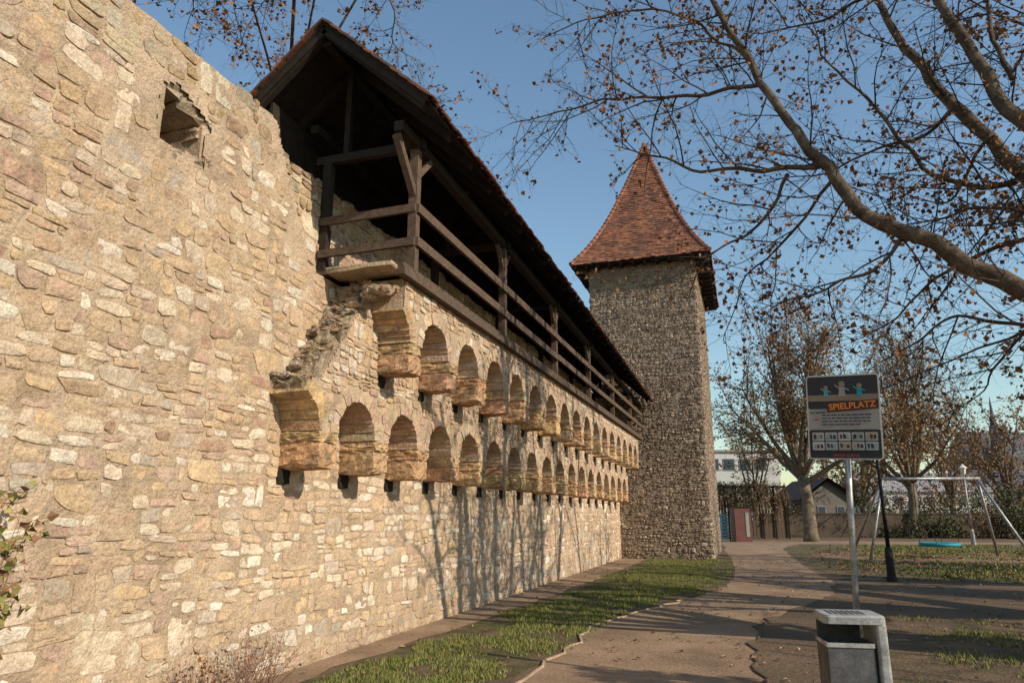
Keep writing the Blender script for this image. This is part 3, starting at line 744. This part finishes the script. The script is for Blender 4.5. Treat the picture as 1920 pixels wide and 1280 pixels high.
def bgtree(base,ht,trunk_h,tr,spread,label,seed,lp,pal,ls,dens=1,mt=MTP,n=8,mb_=MBP,tw3=1):
    random.seed(seed); T=Tree(); T.leaflvl=1; T.lp=lp; T.ls=ls; T.pal=pal
    top=base+V((U(-.3,.3),U(-.3,.3),trunk_h)); T.t.tube([base+V((0,0,-.1)),base+V((0,0,.5)),base.lerp(top,.6)+V((.1,0,0)),top],[tr*1.35,tr*1.05,tr*.9,tr*.85],9)
    cfg=[(.62/dens,ht*.12,ht*.26,48,.16,.05,.05),(.33/dens,.6,1.6,45,.22,.03,.02),(.34/tw3,.3,.8,42,.3,0,.012)]
    for k in range(n):
        a=2*PI*(k+U(-.3,.3))/n; el=U(.4,1.35) if k else 1.5
        d=V((math.cos(a)*math.cos(el),math.sin(a)*math.cos(el),math.sin(el)))
        L=(ht-trunk_h)*U(.75,1.0) if el>1 else spread*U(.8,1.1)
        q=wander(top-V((0,0,U(0,trunk_h*.25))),d,L,9,.12,.05); rs=[tr*.5*(1-.85*j/9) for j in range(10)]
        T.t.tube(q,rs,6); twigs(T,q[2:],rs[2:],0,cfg)
    return tree_build(T,'plane_tree',label,base,'plane trees in the park',mt,mb_)
BP=[(.27,.145,.06),(.31,.18,.085),(.22,.12,.055),(.25,.17,.075),(.33,.21,.10)]
bgtree(gp(1522,1015),15.5,4.2,.38,7.0,'bare plane tree with pale forked trunk beside the path end behind the playground sign',21,.46,BP,(.09,.18),1.55,n=12,tw3=1.1)
bgtree(gw(1712,50),15,4,.34,7.0,'bare plane tree behind the nest swing',22,.42,BP,(.09,.18),1.5,n=12,tw3=1.1)
bgtree(gw(1395,86),11.5,2.5,.3,5,'slender brown leaved tree behind the white building right of the tower',23,.5,BP,(.15,.25),1.0)
bgtree(gw(1415,57),9.5,2.2,.22,3.6,'small brown leaved tree directly behind the vine fence',27,.3,BP,(.12,.2),.8)
bgtree(gw(1905,58),10.5,2.2,.3,5.5,'low reddish tree at the right edge before the church',24,.5,BP,(.14,.24),1.15)
bgtree(gw(1625,66),13,2.5,.33,5.5,'leafy brown tree behind the gabled house roof',25,.55,BP,(.13,.24),1.15)
bgtree(gw(1790,70),11.5,2.5,.33,6,'reddish brown tree in front of the pale hall and left of the church',26,.55,[(.22,.12,.06),(.24,.14,.08)],(.14,.25),1.1)
bgtree(V((9.5,12.5,0)),14,3.4,.5,6.0,'bare plane tree right of the playground sign beyond the frame',32,.25,LP,(.08,.14),.8,MTW,mb_=MBK)
bgtree(V((10,18.5,0)),11,3.0,.45,4.5,'bare plane tree between the sign and the nest swing beyond the frame',34,.3,LP,(.08,.15),.8,MTW,mb_=MBK)
bgtree(V((14.5,23.5,0)),14,3.4,.42,6.0,'bare plane tree right of the nest swing beyond the frame',33,.35,LP,(.08,.15),.8,MTW,mb_=MBK)
# ================================================================= SHRUBS
def shrub(name,label,base,n,h,spread,lp,pal,ls,grp,wig=.12,rr=.006,mt=MTW):
    r=thing(name,label,'shrub',base,grp); b=MB(); l=MB()
    for k in range(n):
        a=U(0,2*PI); e=U(.6,1.45); d=V((math.cos(a)*math.cos(e)*spread,math.sin(a)*math.cos(e)*spread,math.sin(e)))
        q=wander(base+V((U(-.1,.1)*spread,U(-.25,.25)*spread,0)),d,h*U(.5,1),6,wig,0); b.tube(q,[rr*(1-.12*i) for i in range(7)],3,cap=False)
        for i in range(2,7):
            for j in range(2):
                if R()<.5:
                    q2=wander(q[i],side((q[i]-q[i-1]).normalized(),.9),h*.12,3,.3,0); b.tube(q2,[rr*.5,rr*.4,rr*.3,rr*.2],3,cap=False)
                    for s in q2[1:]:
                        if R()<lp: leaf(l,s,U(*ls),lc(pal))
            if R()<lp: leaf(l,q[i],U(*ls),lc(pal))
    b.build('stems',mt,r)
    if l.v: l.build('foliage',MLF,r)
random.seed(3)
MRT=mat('red_twig',(.16,.08,.055),nvar=.2,bump=0)
shrub('wall_shrub','compact shrub with yellow green and reddish leaves at the left edge against the wall',V((-4.32,3.0,.0)),90,1.72,.17,.98,[(.22,.19,.05),(.2,.2,.06),(.24,.12,.06),(.28,.23,.08),(.15,.16,.04)],(.045,.075),None,rr=.005,mt=MRT,wig=.045)
shrub('bare_shrub','low bare reddish twiggy shrub at the foot of the near wall',V((-4.3,5.75,0)),50,.66,.95,.08,LP,(.02,.03),None,rr=.0036,mt=MRT)
shrub('bare_shrub','small twiggy shrub low against the wall at the bottom edge of the photo',V((-4.3,5.1,0)),40,.55,.9,.25,LP,(.02,.04),None,rr=.0034,mt=MRT)
# ================================================================= SIGN
def textm(body,size,loc,m,parent,name='lettering',off=-.012,width=None,rot=0):
    cu=bpy.data.curves.new('t','FONT'); cu.body=body; cu.size=size; cu.align_x='CENTER'; cu.align_y='CENTER'; cu.offset=size*.018
    o=bpy.data.objects.new('t',cu); C.objects.link(o)
    dg=bpy.context.evaluated_depsgraph_get(); dg.update(); me=bpy.data.meshes.new_from_object(o.evaluated_get(dg)); bpy.data.objects.remove(o)
    xs=[v.co.x for v in me.vertices]; k=1
    if width and xs: k=width/(max(xs)-min(xs))
    cr,sr=math.cos(rot),math.sin(rot)
    for v in me.vertices:
        x,y=v.co.x*k,v.co.y; v.co=Vector((x*cr-y*sr+loc[0],off,x*sr+y*cr+loc[1]))
    me.materials.clear(); me.materials.append(m); ob=bpy.data.objects.new(name,me); C.objects.link(ob); ob.parent=parent; return ob
MSW=flat('sign_white',(.50,.475,.44)); MSB=flat('sign_black',(.03,.028,.03)); MSO=flat('sign_rust',(.075,.026,.018)); MSR=flat('sign_red',(.35,.05,.05)); MSG=flat('sign_grey',(.25,.24,.23)); MSN=flat('sign_sand',(.20,.155,.11)); MSY=flat('sign_orange',(.62,.22,.045)); MSP=flat('sign_text_panel',(.28,.26,.24))
sg=thing('playground_sign','white edged playground sign board on a leaning galvanised pole behind the bin','sign',(.77,7.01,0),local=True)
def lb(fn,name,m,parent): 
    b=MB(); fn(b); return b.build(name,m,parent)
lb(lambda b:b.tube([V((0,.03,-.1)),V((0,.03,2.7))],[.027,.027],14),'pole',MGAL,sg).data.polygons.foreach_set('use_smooth',[True]*16)
def rbox(b,x0,x1,z0,z1,y0,y1,r,n=5):
    pts=[]
    for (cx_,cz,a0) in ((x1-r,z1-r,0),(x0+r,z1-r,90),(x0+r,z0+r,180),(x1-r,z0+r,270)):
        for k in range(n+1):
            a=math.radians(a0+90*k/n); pts.append((cx_+r*math.cos(a),cz+r*math.sin(a)))
    N=len(pts); b.add([(x,y0,z) for x,z in pts]+[(x,y1,z) for x,z in pts],[tuple(range(N-1,-1,-1)),tuple(range(N,2*N))]+[(i,(i+1)%N,N+(i+1)%N,N+i) for i in range(N)])
W2,Z0,Z1=.34,2.02,2.83
bd=lb(lambda b:rbox(b,-W2,W2,Z0,Z1,-.008,.0,.035),'board',MSW,sg)
lb(lambda b:rbox(b,-W2+.014,W2-.014,2.50,2.816,-.0105,-.0085,.02),'picture_panel',MSB,bd)
lb(lambda b:rbox(b,-W2+.014,W2-.014,2.303,2.497,-.0102,-.0085,.004),'text_panel',MSP,bd)
lb(lambda b:rbox(b,-W2+.014,W2-.014,2.032,2.30,-.0105,-.0085,.02),'pictogram_panel',MSB,bd)
lb(lambda b:rbox(b,-W2+.016,W2-.016,2.575,2.635,-.0135,-.0110,.005),'sand_ground',MSN,bd)
def tilt(b):
    cr,sr=math.cos(.06),math.sin(.06); x0,x1,z0,z1=-.235,.235,-.045,.045
    q=[(x*cr-z*sr+.085,x*sr+z*cr+2.525) for x,z in ((x0,z0),(x1,z0),(x1,z1),(x0,z1))]
    b.add([(x,-.0165,z) for x,z in q]+[(x,-.014,z) for x,z in q],[(0,1,2,3),(0,4,5,1),(1,5,6,2),(2,6,7,3),(3,7,4,0)])
lb(tilt,'title_plate',MSO,bd)
textm('SPIELPLATZ',.082,(.085,2.525),MSY,bd,off=-.018,width=.43,rot=.06)
textm('Du kannst:',.034,(-.235,2.468),MSB,bd,off=-.0125,rot=.05)
for k in range(4):
    z=2.435-.03*k; x=-.2; b=MB()
    while x<.25-.12*(k==3):
        w=U(.02,.06); b.box((x,-.0125,z),(x+w,-.0108,z+.010)); x+=w+.01
    b.build('text_line',MSB,bd)
lb(lambda b:b.add([(-.29,-.0125,2.395),(-.25,-.0125,2.395),(-.25,-.0125,2.385),(-.225,-.0125,2.40),(-.25,-.0125,2.415),(-.25,-.0125,2.405),(-.29,-.0125,2.405)],[tuple(range(7))]),'arrow',MSR,bd)
cols=[(.33,.31,.27),(.27,.31,.32),(.38,.37,.34),(.25,.31,.30),(.33,.27,.21)]
MS=[flat('tile_paint',c) for i,c in enumerate(cols)]
for r in range(2):
    for c in range(5):
        x=-.30+c*.122; z=2.195-.088*r
        b=MB(); rbox(b,x,x+.112,z,z+.08,-.0135,-.011,.006); t_=b.build('pictogram',MS[(c+r*2)%5],bd)
        for q_ in range(3):
            b=MB(); ox=.012+.03*q_; q=[(x+ox+U(0,.01),z+.012+U(0,.015)),(x+ox+.02+U(0,.015),z+.02),(x+ox+.02+U(0,.01),z+.045+U(0,.02)),(x+ox,z+.05+U(0,.02))]
            b.add([(a,-.0145,d) for a,d in q],[(0,1,2,3)]); b.build('pictogram_mark',[MSB,MSG,MSO][(c+r+q_)%3],bd)
lb(lambda b:rbox(b,-.13,.15,2.035,2.075,-.0165,-.0145,.003),'footer_plate',MSB,bd)
textm('WEST KURVE',.036,(.01,2.054),MSR,bd,off=-.018,width=.24)
for (x,s,mt_) in ((-.15,.8,MBLU),(.0,1.1,MSG),(.16,.9,MTQ)):
    b=MB(); z=2.62
    def disc(b,cx_,cz,r,y): b.add([(cx_+math.cos(a*PI/8)*r,y,cz+math.sin(a*PI/8)*r) for a in range(16)],[tuple(range(16))])
    b.add([(x-.03*s,-.0145,z),(x+.03*s,-.0145,z),(x+.022*s,-.0145,z+.08*s),(x-.022*s,-.0145,z+.08*s)],[(0,1,2,3)])
    b.beam((x-.02*s,-.0145,z+.07*s),(x-.06*s,-.0145,z+.10*s),.003,.012); b.beam((x+.02*s,-.0145,z+.07*s),(x+.06*s,-.0145,z+.05*s),.003,.012)
    f_=b.build('child_figure',mt_,bd)
    b=MB(); disc(b,x,z+.105*s,.028*s,-.015); b.build('child_figure_head',MSN,bd)
bd.scale=(.90,1,.95); bd.location=(-.01,0,.115)
for z in (2.2,2.6): lb(lambda b:b.box((-.06,.001,z-.015),(.06,.07,z+.015)),'bracket',MGAL,sg)
sg.rotation_euler=(0,.05,math.radians(-14))
# ================================================================= BIN
bn=thing('litter_bin','grey metal litter bin with rounded hood and ash grid at the bottom edge','bin',(.515,4.88,0),local=True)
def rboxh(b,x0,x1,y0,y1,z0,z1,r,n=5):
    pts=[]
    for (cx_,cz,a0) in ((x1-r,y1-r,0),(x0+r,y1-r,90),(x0+r,y0+r,180),(x1-r,y0+r,270)):
        for k in range(n+1):
            a=math.radians(a0+90*k/n); pts.append((cx_+r*math.cos(a),cz+r*math.sin(a)))
    N=len(pts); e=.010
    def sc(p,k): cxx,cyy=(x0+x1)/2,(y0+y1)/2; return (cxx+(p[0]-cxx)*k,cyy+(p[1]-cyy)*k)
    vs=[(x,y,z0) for x,y in pts]+[(x,y,z1-e) for x,y in pts]+[(*sc(p,.955),z1) for p in pts]
    b.add(vs,[tuple(range(N-1,-1,-1)),tuple(range(2*N,3*N))]+[(i,(i+1)%N,N+(i+1)%N,N+i) for i in range(N)]+[(N+i,N+(i+1)%N,2*N+(i+1)%N,2*N+i) for i in range(N)])
hd=lb(lambda b:rboxh(b,-.17,.17,-.15,.15,.938,.985,.035),'hood',MBT,bn)
b=MB()
for i in range(7):
    for j in range(5): b.box((-.12+i*.030,-.08+j*.035,.984),(-.102+i*.030,-.060+j*.035,.9865))
b.build('ash_grid',MDK,hd)
lb(lambda b:rboxh(b,.108,.168,-.148,.148,0,.941,.018),'side_support',MBT,bn)
x0,x1,y0,y1,z0,z1,th=-.16,.092,-.13,.14,.30,.83,.012
b=MB(); b.box((x0,y0,z0),(x1,y0+th,z1)); b.box((x0,y1-th,z0),(x1,y1,z1)); b.box((x0,y0+th,z0),(x0+th,y1-th,z1)); b.box((x1-th,y0+th,z0),(x1,y1-th,z1)); b.box((x0+th,y0+th,z0),(x1-th,y1-th,z0+.02))
ct_=b.build('container',MBIN,bn)
b=MB(); b.box((x0-.006,y0-.006,z1-.02),(x1+.003,y0-.0005,z1+.004)); b.box((x0-.006,y0,z1-.02),(x0-.0005,y1,z1+.004)); b.build('rim',MBT,ct_)
lb(lambda b:b.box((x0+.005,y1-.011,.80),(.090,y1+.001,.94)),'back_plate',MBIN,bn)
bn.rotation_euler=(0,0,math.radians(8))
# ================================================================= SWING
A=V((4.8,29.6,2.85)); B=V((8.35,31.5,2.9))
sw=thing('nest_swing','galvanised swing frame with a turquoise nest seat on the wood chips','swing',((A+B)/2).to_tuple()[:2]+(0,))
for (t,fs) in ((A,(V((3.95,28.6,0)),V((3.7,31.6,0)))),(B,(V((9.5,30.6,0)),V((9.15,33.3,0))))):
    for f in fs:
        b=MB(); b.tube([f,t],[.055,.055],10); b.build('leg',MGAL,sw,True)
b=MB(); b.tube([A-(B-A)*.03,B+(B-A)*.03],[.06,.06],10); b.build('crossbar',MGAL,sw,True)
mid=(A+B)/2; sc=V((mid.x,mid.y,.5)); dirn=(B-A).normalized(); per=V((-dirn.y,dirn.x,0))
b=MB(); ring=[sc+(V((dirn.x,dirn.y,0))*math.cos(a)+per*math.sin(a))*.62 for a in [2*PI*k/24 for k in range(25)]]
b.tube(ring,[.07]*25,8); st_=b.build('nest_seat',MTQ,sw,True)
b=MB()
for k in range(-4,5):
    w=math.sqrt(max(0,.58**2-(k*.13)**2)); dd=V((dirn.x,dirn.y,0))
    b.tube([sc+dd*k*.13-per*w,sc+dd*k*.13-V((0,0,.05)),sc+dd*k*.13+per*w],[.015]*3,4); b.tube([sc+per*k*.13-dd*w,sc+per*k*.13-V((0,0,.05)),sc+per*k*.13+dd*w],[.015]*3,4)
b.build('net',MTQ,st_)
for s in (-1,1):
    for q in (-1,1):
        b=MB(); top=mid+dirn*s*.75; top.z=2.85; dd=V((dirn.x,dirn.y,0)); b.tube([top,sc+dd*s*.45+per*q*.43],[.013,.013],4); b.build('rope',MDK,sw)
# ================================================================= LAMPS
def lamp(base,h,label,m):
    l=thing('street_lamp',label,'street lamp',base,'old style park lamps')
    b=MB(); b.tube([base,base+V((0,0,.1)),base+V((0,0,.12)),base+V((0,0,.75)),base+V((0,0,.8))],[.13,.13,.10,.085,.06],12); b.build('base',m,l)
    b=MB(); b.tube([base+V((0,0,.8)),base+V((0,0,h-.55))],[.05,.035],10); b.build('post',m,l,True)
    t=base+V((0,0,h-.55)); b=MB(); b.tube([t,t+V((0,0,.04)),t+V((0,0,.36))],[.06,.10,.17],6); b.build('lantern',MWH if m is MGAL else MDK,l)
    b=MB(); b.tube([t+V((0,0,.36)),t+V((0,0,.38)),t+V((0,0,.52)),t+V((0,0,.60))],[.22,.22,.08,.02],6); b.build('lantern_cap',MWH if m is MGAL else m,l)
lamp(gp(1673,1090),4.0,'black post lamp with thick base standing right of the playground sign',MDK)
lamp(V((11.4,45.3,0)),4.25,'pale lantern lamp far behind the nest swing',MGAL)
# ================================================================= BACKGROUND
def orient_box(b,p,d,w,dep,z0,z1,n=None):
    d=d.normalized(); q=V((-d.y,d.x,0)); vs=[]
    for z in (z0,z1):
        for (i,j) in ((0,0),(1,0),(1,1),(0,1)):
            v=p+d*(w*i)+q*(dep*j); vs.append((v.x,v.y,z))
    b.add(vs,[(0,3,2,1),(4,5,6,7),(0,1,5,4),(1,2,6,5),(2,3,7,6),(3,0,4,7)])
RD=V((ca,sa,0)); FD=V((-sa,ca,0))
p=gw(1422,50); e=gw(2100,50); w=thing('garden_wall','low dark brown boundary wall behind the playground','wall',p)
b=MB(); orient_box(b,p,e-p,(e-p).length,.3,0,1.6); b.build('masonry',MGW,w)
b=MB(); orient_box(b,p-FD*.06,e-p,(e-p).length,.42,1.603,1.68); b.build('coping',MGW,w)
p=gw(1338,47); e=gw(1480,47); d=(e-p).normalized(); L=(e-p).length
w=thing('vine_fence','tall wooden fence overgrown with hanging brown vines right of the tower','fence',p)
n=7
for k in range(n): b=MB(); q=p+d*(L*k/(n-1)); b.beam(q,q+V((0,0,3.4)),.12,.12,up=(0,1,0)); b.build('post',MWL,w)
b=MB(); x=0
while x<L-.15:
    q=p+d*x; hh=U(2.3,2.8)
    orient_box(b,q+FD*.08,d,.16,.03,.05,hh); x+=.21
b.build('boards',MWD,w)
b=MB(); b.beam(p+V((0,0,3.4)),e+V((0,0,3.4)),.12,.14); b.build('top_rail',MWL,w)
b=MB(); l=MB()
for k in range(460):
    q=p+d*U(0,L)+V((0,0,U(2.7,3.8)))-FD*U(-.3,.3); qq=wander(q,V((U(-.5,.5),U(-.3,.3),-1)),U(.5,1.9),4,.25,-.1); b.tube(qq,[.018,.014,.01,.008,.006],3,cap=False)
    for s in qq:
        if R()<.55: leaf(l,s,U(.1,.2),lc([(.18,.12,.06),(.14,.09,.05),(.24,.17,.09),(.15,.14,.06)]))
b.build('vines',MTP,w); l.build('foliage',MLF,w)
p=gw(1380,41.5); w=thing('park_hut','small oxblood wooden hut at the end of the path','hut',p)
b=MB(); orient_box(b,p,RD,.95,.9,0,2.0); b.build('walls',MBRN,w); b=MB(); orient_box(b,p-RD*.08-FD*.08,RD,1.11,1.06,2.003,2.08); b.build('roof',MWL,w)
b=MB(); orient_box(b,p+RD*.62-FD*.03,RD,.2,.025,.3,1.7); b.build('notice_panel',MSG,w)
p=gw(1345,42); w=thing('park_gate','pale blue slatted gate beside the oxblood hut','gate',p)
b=MB(); 
for k in range(8): orient_box(b,p,RD,.72,.04,.15+.19*k,.28+.19*k)
b.build('slats',MBLU,w); b=MB(); orient_box(b,p-FD*.045,RD,.07,.04,0,1.75); b.build('gate_post',MWL,w)
b=MB(); orient_box(b,p+RD*.72-FD*.045,RD,.07,.04,0,1.75); b.build('gate_post',MWL,w)
b=MB(); p=gp(1278,1046); b.block((p.x-.28,p.y-.15,0),(p.x+.28,p.y+.15,.22),.015,(.34,.3,.25),.12); tag(b.build('stone_block',MST),'pale low stone block on the grass at the foot of the tower','stone')
def building(name,label,p,w_,dep,h,mwall,mroof,wins,cat='building',gable=None,d=RD):
    t=thing(name,label,cat,p); b=MB(); orient_box(b,p,d,w_,dep,0,h)
    q=V((-d.y,d.x,0))
    if gable and gable[1]=='front': b.add([(p.x,p.y,h),((p+d*w_).x,(p+d*w_).y,h),((p+d*w_/2).x,(p+d*w_/2).y,h+gable[0]-.3)],[(0,1,2)])
    b.build('walls',mwall,t)
    b=MB()
    if gable:
        ov=.4
        A=[p-d*ov-q*ov,p+d*(w_+ov)-q*ov,p+d*(w_+ov)+q*(dep+ov),p-d*ov+q*(dep+ov)]
        if gable[1]=='front':
            r1=p+d*w_/2-q*ov; r2=p+d*w_/2+q*(dep+ov)
            vs=[(v.x,v.y,h-.15) for v in A]+[(r1.x,r1.y,h+gable[0]),(r2.x,r2.y,h+gable[0])]
            b.add(vs,[(0,4,5,3),(1,2,5,4)])
            b.add([(v[0],v[1],v[2]-.22) for v in vs],[(0,4,5,3),(1,2,5,4)])
        else:
            r1=p-d*ov+q*dep/2; r2=p+d*(w_+ov)+q*dep/2
            vs=[(v.x,v.y,h-.15) for v in A]+[(r1.x,r1.y,h+gable[0]),(r2.x,r2.y,h+gable[0])]
            b.add(vs,[(0,1,5,4),(2,3,4,5),(0,4,3),(1,2,5)])
    else: orient_box(b,p-d*.2-q*.2,d,w_+.4,dep+.4,h+.003,h+.25)
    b.build('roof',mroof,t)
    for (x,z,ww,hh) in wins:
        b=MB(); orient_box(b,p+d*x-q*.06,d,ww,.05,z,z+hh); f=b.build('window',MSG,t)
        b=MB(); orient_box(b,p+d*(x+.08)-q*.08,d,ww-.16,.019,z+.08,z+hh-.08); b.build('pane',MGLS,f)
    return t
building('apartment_building','long white flat roofed building with window bands behind the vine fence',gw(1290,76),10.5,9,8.3,MRND,MGRR,[(.8+1.75*k,z,1.3,1.3) for k in range(5) for z in (3.6,6.3)])
building('gabled_house','small grey house with reddish gable roof behind the forked tree trunk',gw(1510,58),4.4,7,2.9,MGY,MRED,[(1.2,1.5,.7,.8),(2.8,1.5,.7,.8)],gable=(1.7,'front'))
building('pale_hall','low pale hall with light grey pitched roof seen behind the swing',gw(1640,90),16,10,4.6,MRND,MGRR,[(1+2*k,2.8,1.3,1.1) for k in range(7)],gable=(2.6,'side'))
building('brick_house','dark tiled house at the right edge behind the trees',gw(1870,100),12,10,5.2,MGW,MSLA,[(1+2*k,3.4,1.1,1.2) for k in range(5)],gable=(3,'side'))
p=gw(1838,185); t=thing('church','distant dark slate roofed church with a thin spire above the trees on the right','church',p)
b=MB(); orient_box(b,p,RD,24,10,0,17); b.build('nave',MCH,t)
b=MB(); q=FD; r1=p+q*5+RD*1; r2=p+q*5+RD*24; A_=[p,p+RD*24,p+RD*24+q*10,p+q*10]
b.add([(v.x,v.y,17.003) for v in A_]+[(r1.x,r1.y,24),(r2.x,r2.y,24)],[(0,1,5,4),(2,3,4,5),(0,4,3),(1,2,5)]); b.build('roof',MSLA,t)
for (x,w_,hb,ht) in ((7.5,1.4,23,33),(2.2,1.0,17,25)):
    b=MB(); c=p+RD*x-FD*1; b.tube([V((c.x,c.y,0)),V((c.x,c.y,hb)),V((c.x,c.y,hb+.1)),V((c.x,c.y,hb+(ht-hb)*.35)),V((c.x,c.y,ht))],[w_,w_,w_*1.1,w_*.45,.05],8); b.build('spire',MSLA,t)
def bush(p,rx,ry,h,n,pal,label,grp,ls=(.1,.22),thr=-.15):
    r=thing('bush',label,'bush',p,grp); b=MB(); l=MB()
    for k in range(int(18)):
        a=U(0,2*PI); q=wander(p+V((U(-.4,.4)*rx,U(-.4,.4)*ry,0)),V((math.cos(a)*.5,math.sin(a)*.5,1)),h*U(.7,1),5,.15,0); b.tube(q,[.04,.03,.025,.02,.015,.01],4,cap=False)
    for k in range(n):
        u=V((U(-1,1),U(-1,1),U(0,1)))
        if u.length>1.05: continue
        s=V((p.x+u.x*rx,p.y+u.y*ry,u.z*h)); f=nse(s.x*.9,s.y*.9,s.z*.9)
        if f<thr: continue
        leaf(l,s,U(*ls),tuple(v*(.7+.8*max(0,f+.3)) for v in lc(pal)))
    b.build('stems',MTW,r); l.build('foliage',MLF,r)
GP=[(.065,.072,.028),(.08,.08,.03),(.12,.10,.045),(.055,.06,.024)]; RP=[(.18,.10,.055),(.21,.13,.07),(.14,.085,.05)]
for (px,w_,rx,h,pal,lab) in ((1800,53,3.2,3.2,GP,'dark green bush behind the boundary wall, left of the far lamp'),(1890,54,3.2,4.2,GP,'tall dark green bush behind the boundary wall at the right edge'),(1960,57,3.5,6,RP,'rust brown bush at the right edge above the boundary wall'),
    (1740,56,3,4.0,RP,'rust brown bush behind the nest swing crossbar'),(1645,54,2.6,3.4,GP,'low green bush behind the boundary wall under the sign'),(1487,54,1.8,2.9,RP,'brown bush between vine fence and gabled house'),(1590,64,3.5,4.3,RP,'brown bush beside the gabled house'),(1870,75,5,6.5,RP,'broad rust coloured bush in front of the church'),(1700,70,5,5,RP,'broad brown bush in front of the pale hall')):
    bush(gw(px,w_),rx,1.6,h,4200,pal,lab,'bushes behind the boundary wall')
for (px,w_,rx,h,pal,lab) in ((1690,48.5,1.6,1.5,GP,'low dark bush in front of the boundary wall behind the black lamp'),(1765,48.5,2.0,1.9,GP,'dark green bush in front of the boundary wall behind the nest seat'),(1860,48.5,2.2,2.2,RP,'brown bush in front of the boundary wall behind the right swing legs'),(1930,47,1.8,2.4,GP,'dark green bush against the boundary wall at the right edge')):
    bush(gw(px,w_),rx,.9,h,2600,pal,lab,'bushes in front of the boundary wall')
for k,(x,y,r_,h_) in enumerate(((9.0,4.4,.8,6.4),(9.6,8.3,.9,6.6),(10.0,11.6,.8,6.0),(11.0,15.4,1.2,6.6))):  # unseen evergreens, added to throw shade bands over path and ground
    bush(V((x,y,0)),r_,r_,h_,7000,GP,'tall dense evergreen added for its shadow, unseen right of the camera beyond the frame, '+('nearest','second','third','farthest')[k]+' of four','evergreens added for shade beyond the frame',(.14,.28),-.25)
for k in range(5):
    bush(gw(1325+k*170,175+8*k),10,5,8,2500,RP if k%2 else GP,'distant tree mass on the horizon, number %s from the tower'%('one','two','three','four','five')[k],'far trees on the horizon',(.5,1.0))
# ================================================================= LIGHT, SKY, CAMERA
el=math.radians(30); az=math.radians(-17)
to=V((math.cos(el)*math.cos(az),math.cos(el)*math.sin(az),math.sin(el)))
s=bpy.data.lights.new('sun','SUN'); s.energy=5; s.angle=math.radians(.4); s.color=(1,.885,.71)
so_=bpy.data.objects.new('sun',s); C.objects.link(so_); so_.rotation_euler=to.to_track_quat('Z','Y').to_euler()
w=bpy.data.worlds.new('World'); bpy.context.scene.world=w; w.use_nodes=True; nt=w.node_tree
sky=nt.nodes.new('ShaderNodeTexSky'); sky.sky_type='NISHITA'; sky.sun_disc=False; sky.sun_elevation=el; sky.sun_rotation=math.atan2(to.x,to.y)
sky.dust_density=.4; sky.air_density=1.35; sky.ozone_density=1.6
mv=nt.nodes.new('ShaderNodeVectorMath'); mv.operation='MULTIPLY'; mv.inputs[1].default_value=(.98,1.08,1.10)
bg=nt.nodes['Background']; nt.links.new(sky.outputs[0],mv.inputs[0]); nt.links.new(mv.outputs[0],bg.inputs[0]); bg.inputs[1].default_value=.14
cd=bpy.data.cameras.new('camera'); cd.sensor_width=36; cd.lens=F/1920*36; cd.clip_end=1500
co=bpy.data.objects.new('camera',cd); C.objects.link(co); co.location=(0,0,H)
fwd=V((-sa*ct,ca*ct,st)); co.rotation_euler=fwd.to_track_quat('-Z','Y').to_euler()
bpy.context.scene.camera=co
sc_=bpy.context.scene; sc_.view_settings.view_transform='Standard'; sc_.view_settings.look='None'; sc_.view_settings.exposure=0
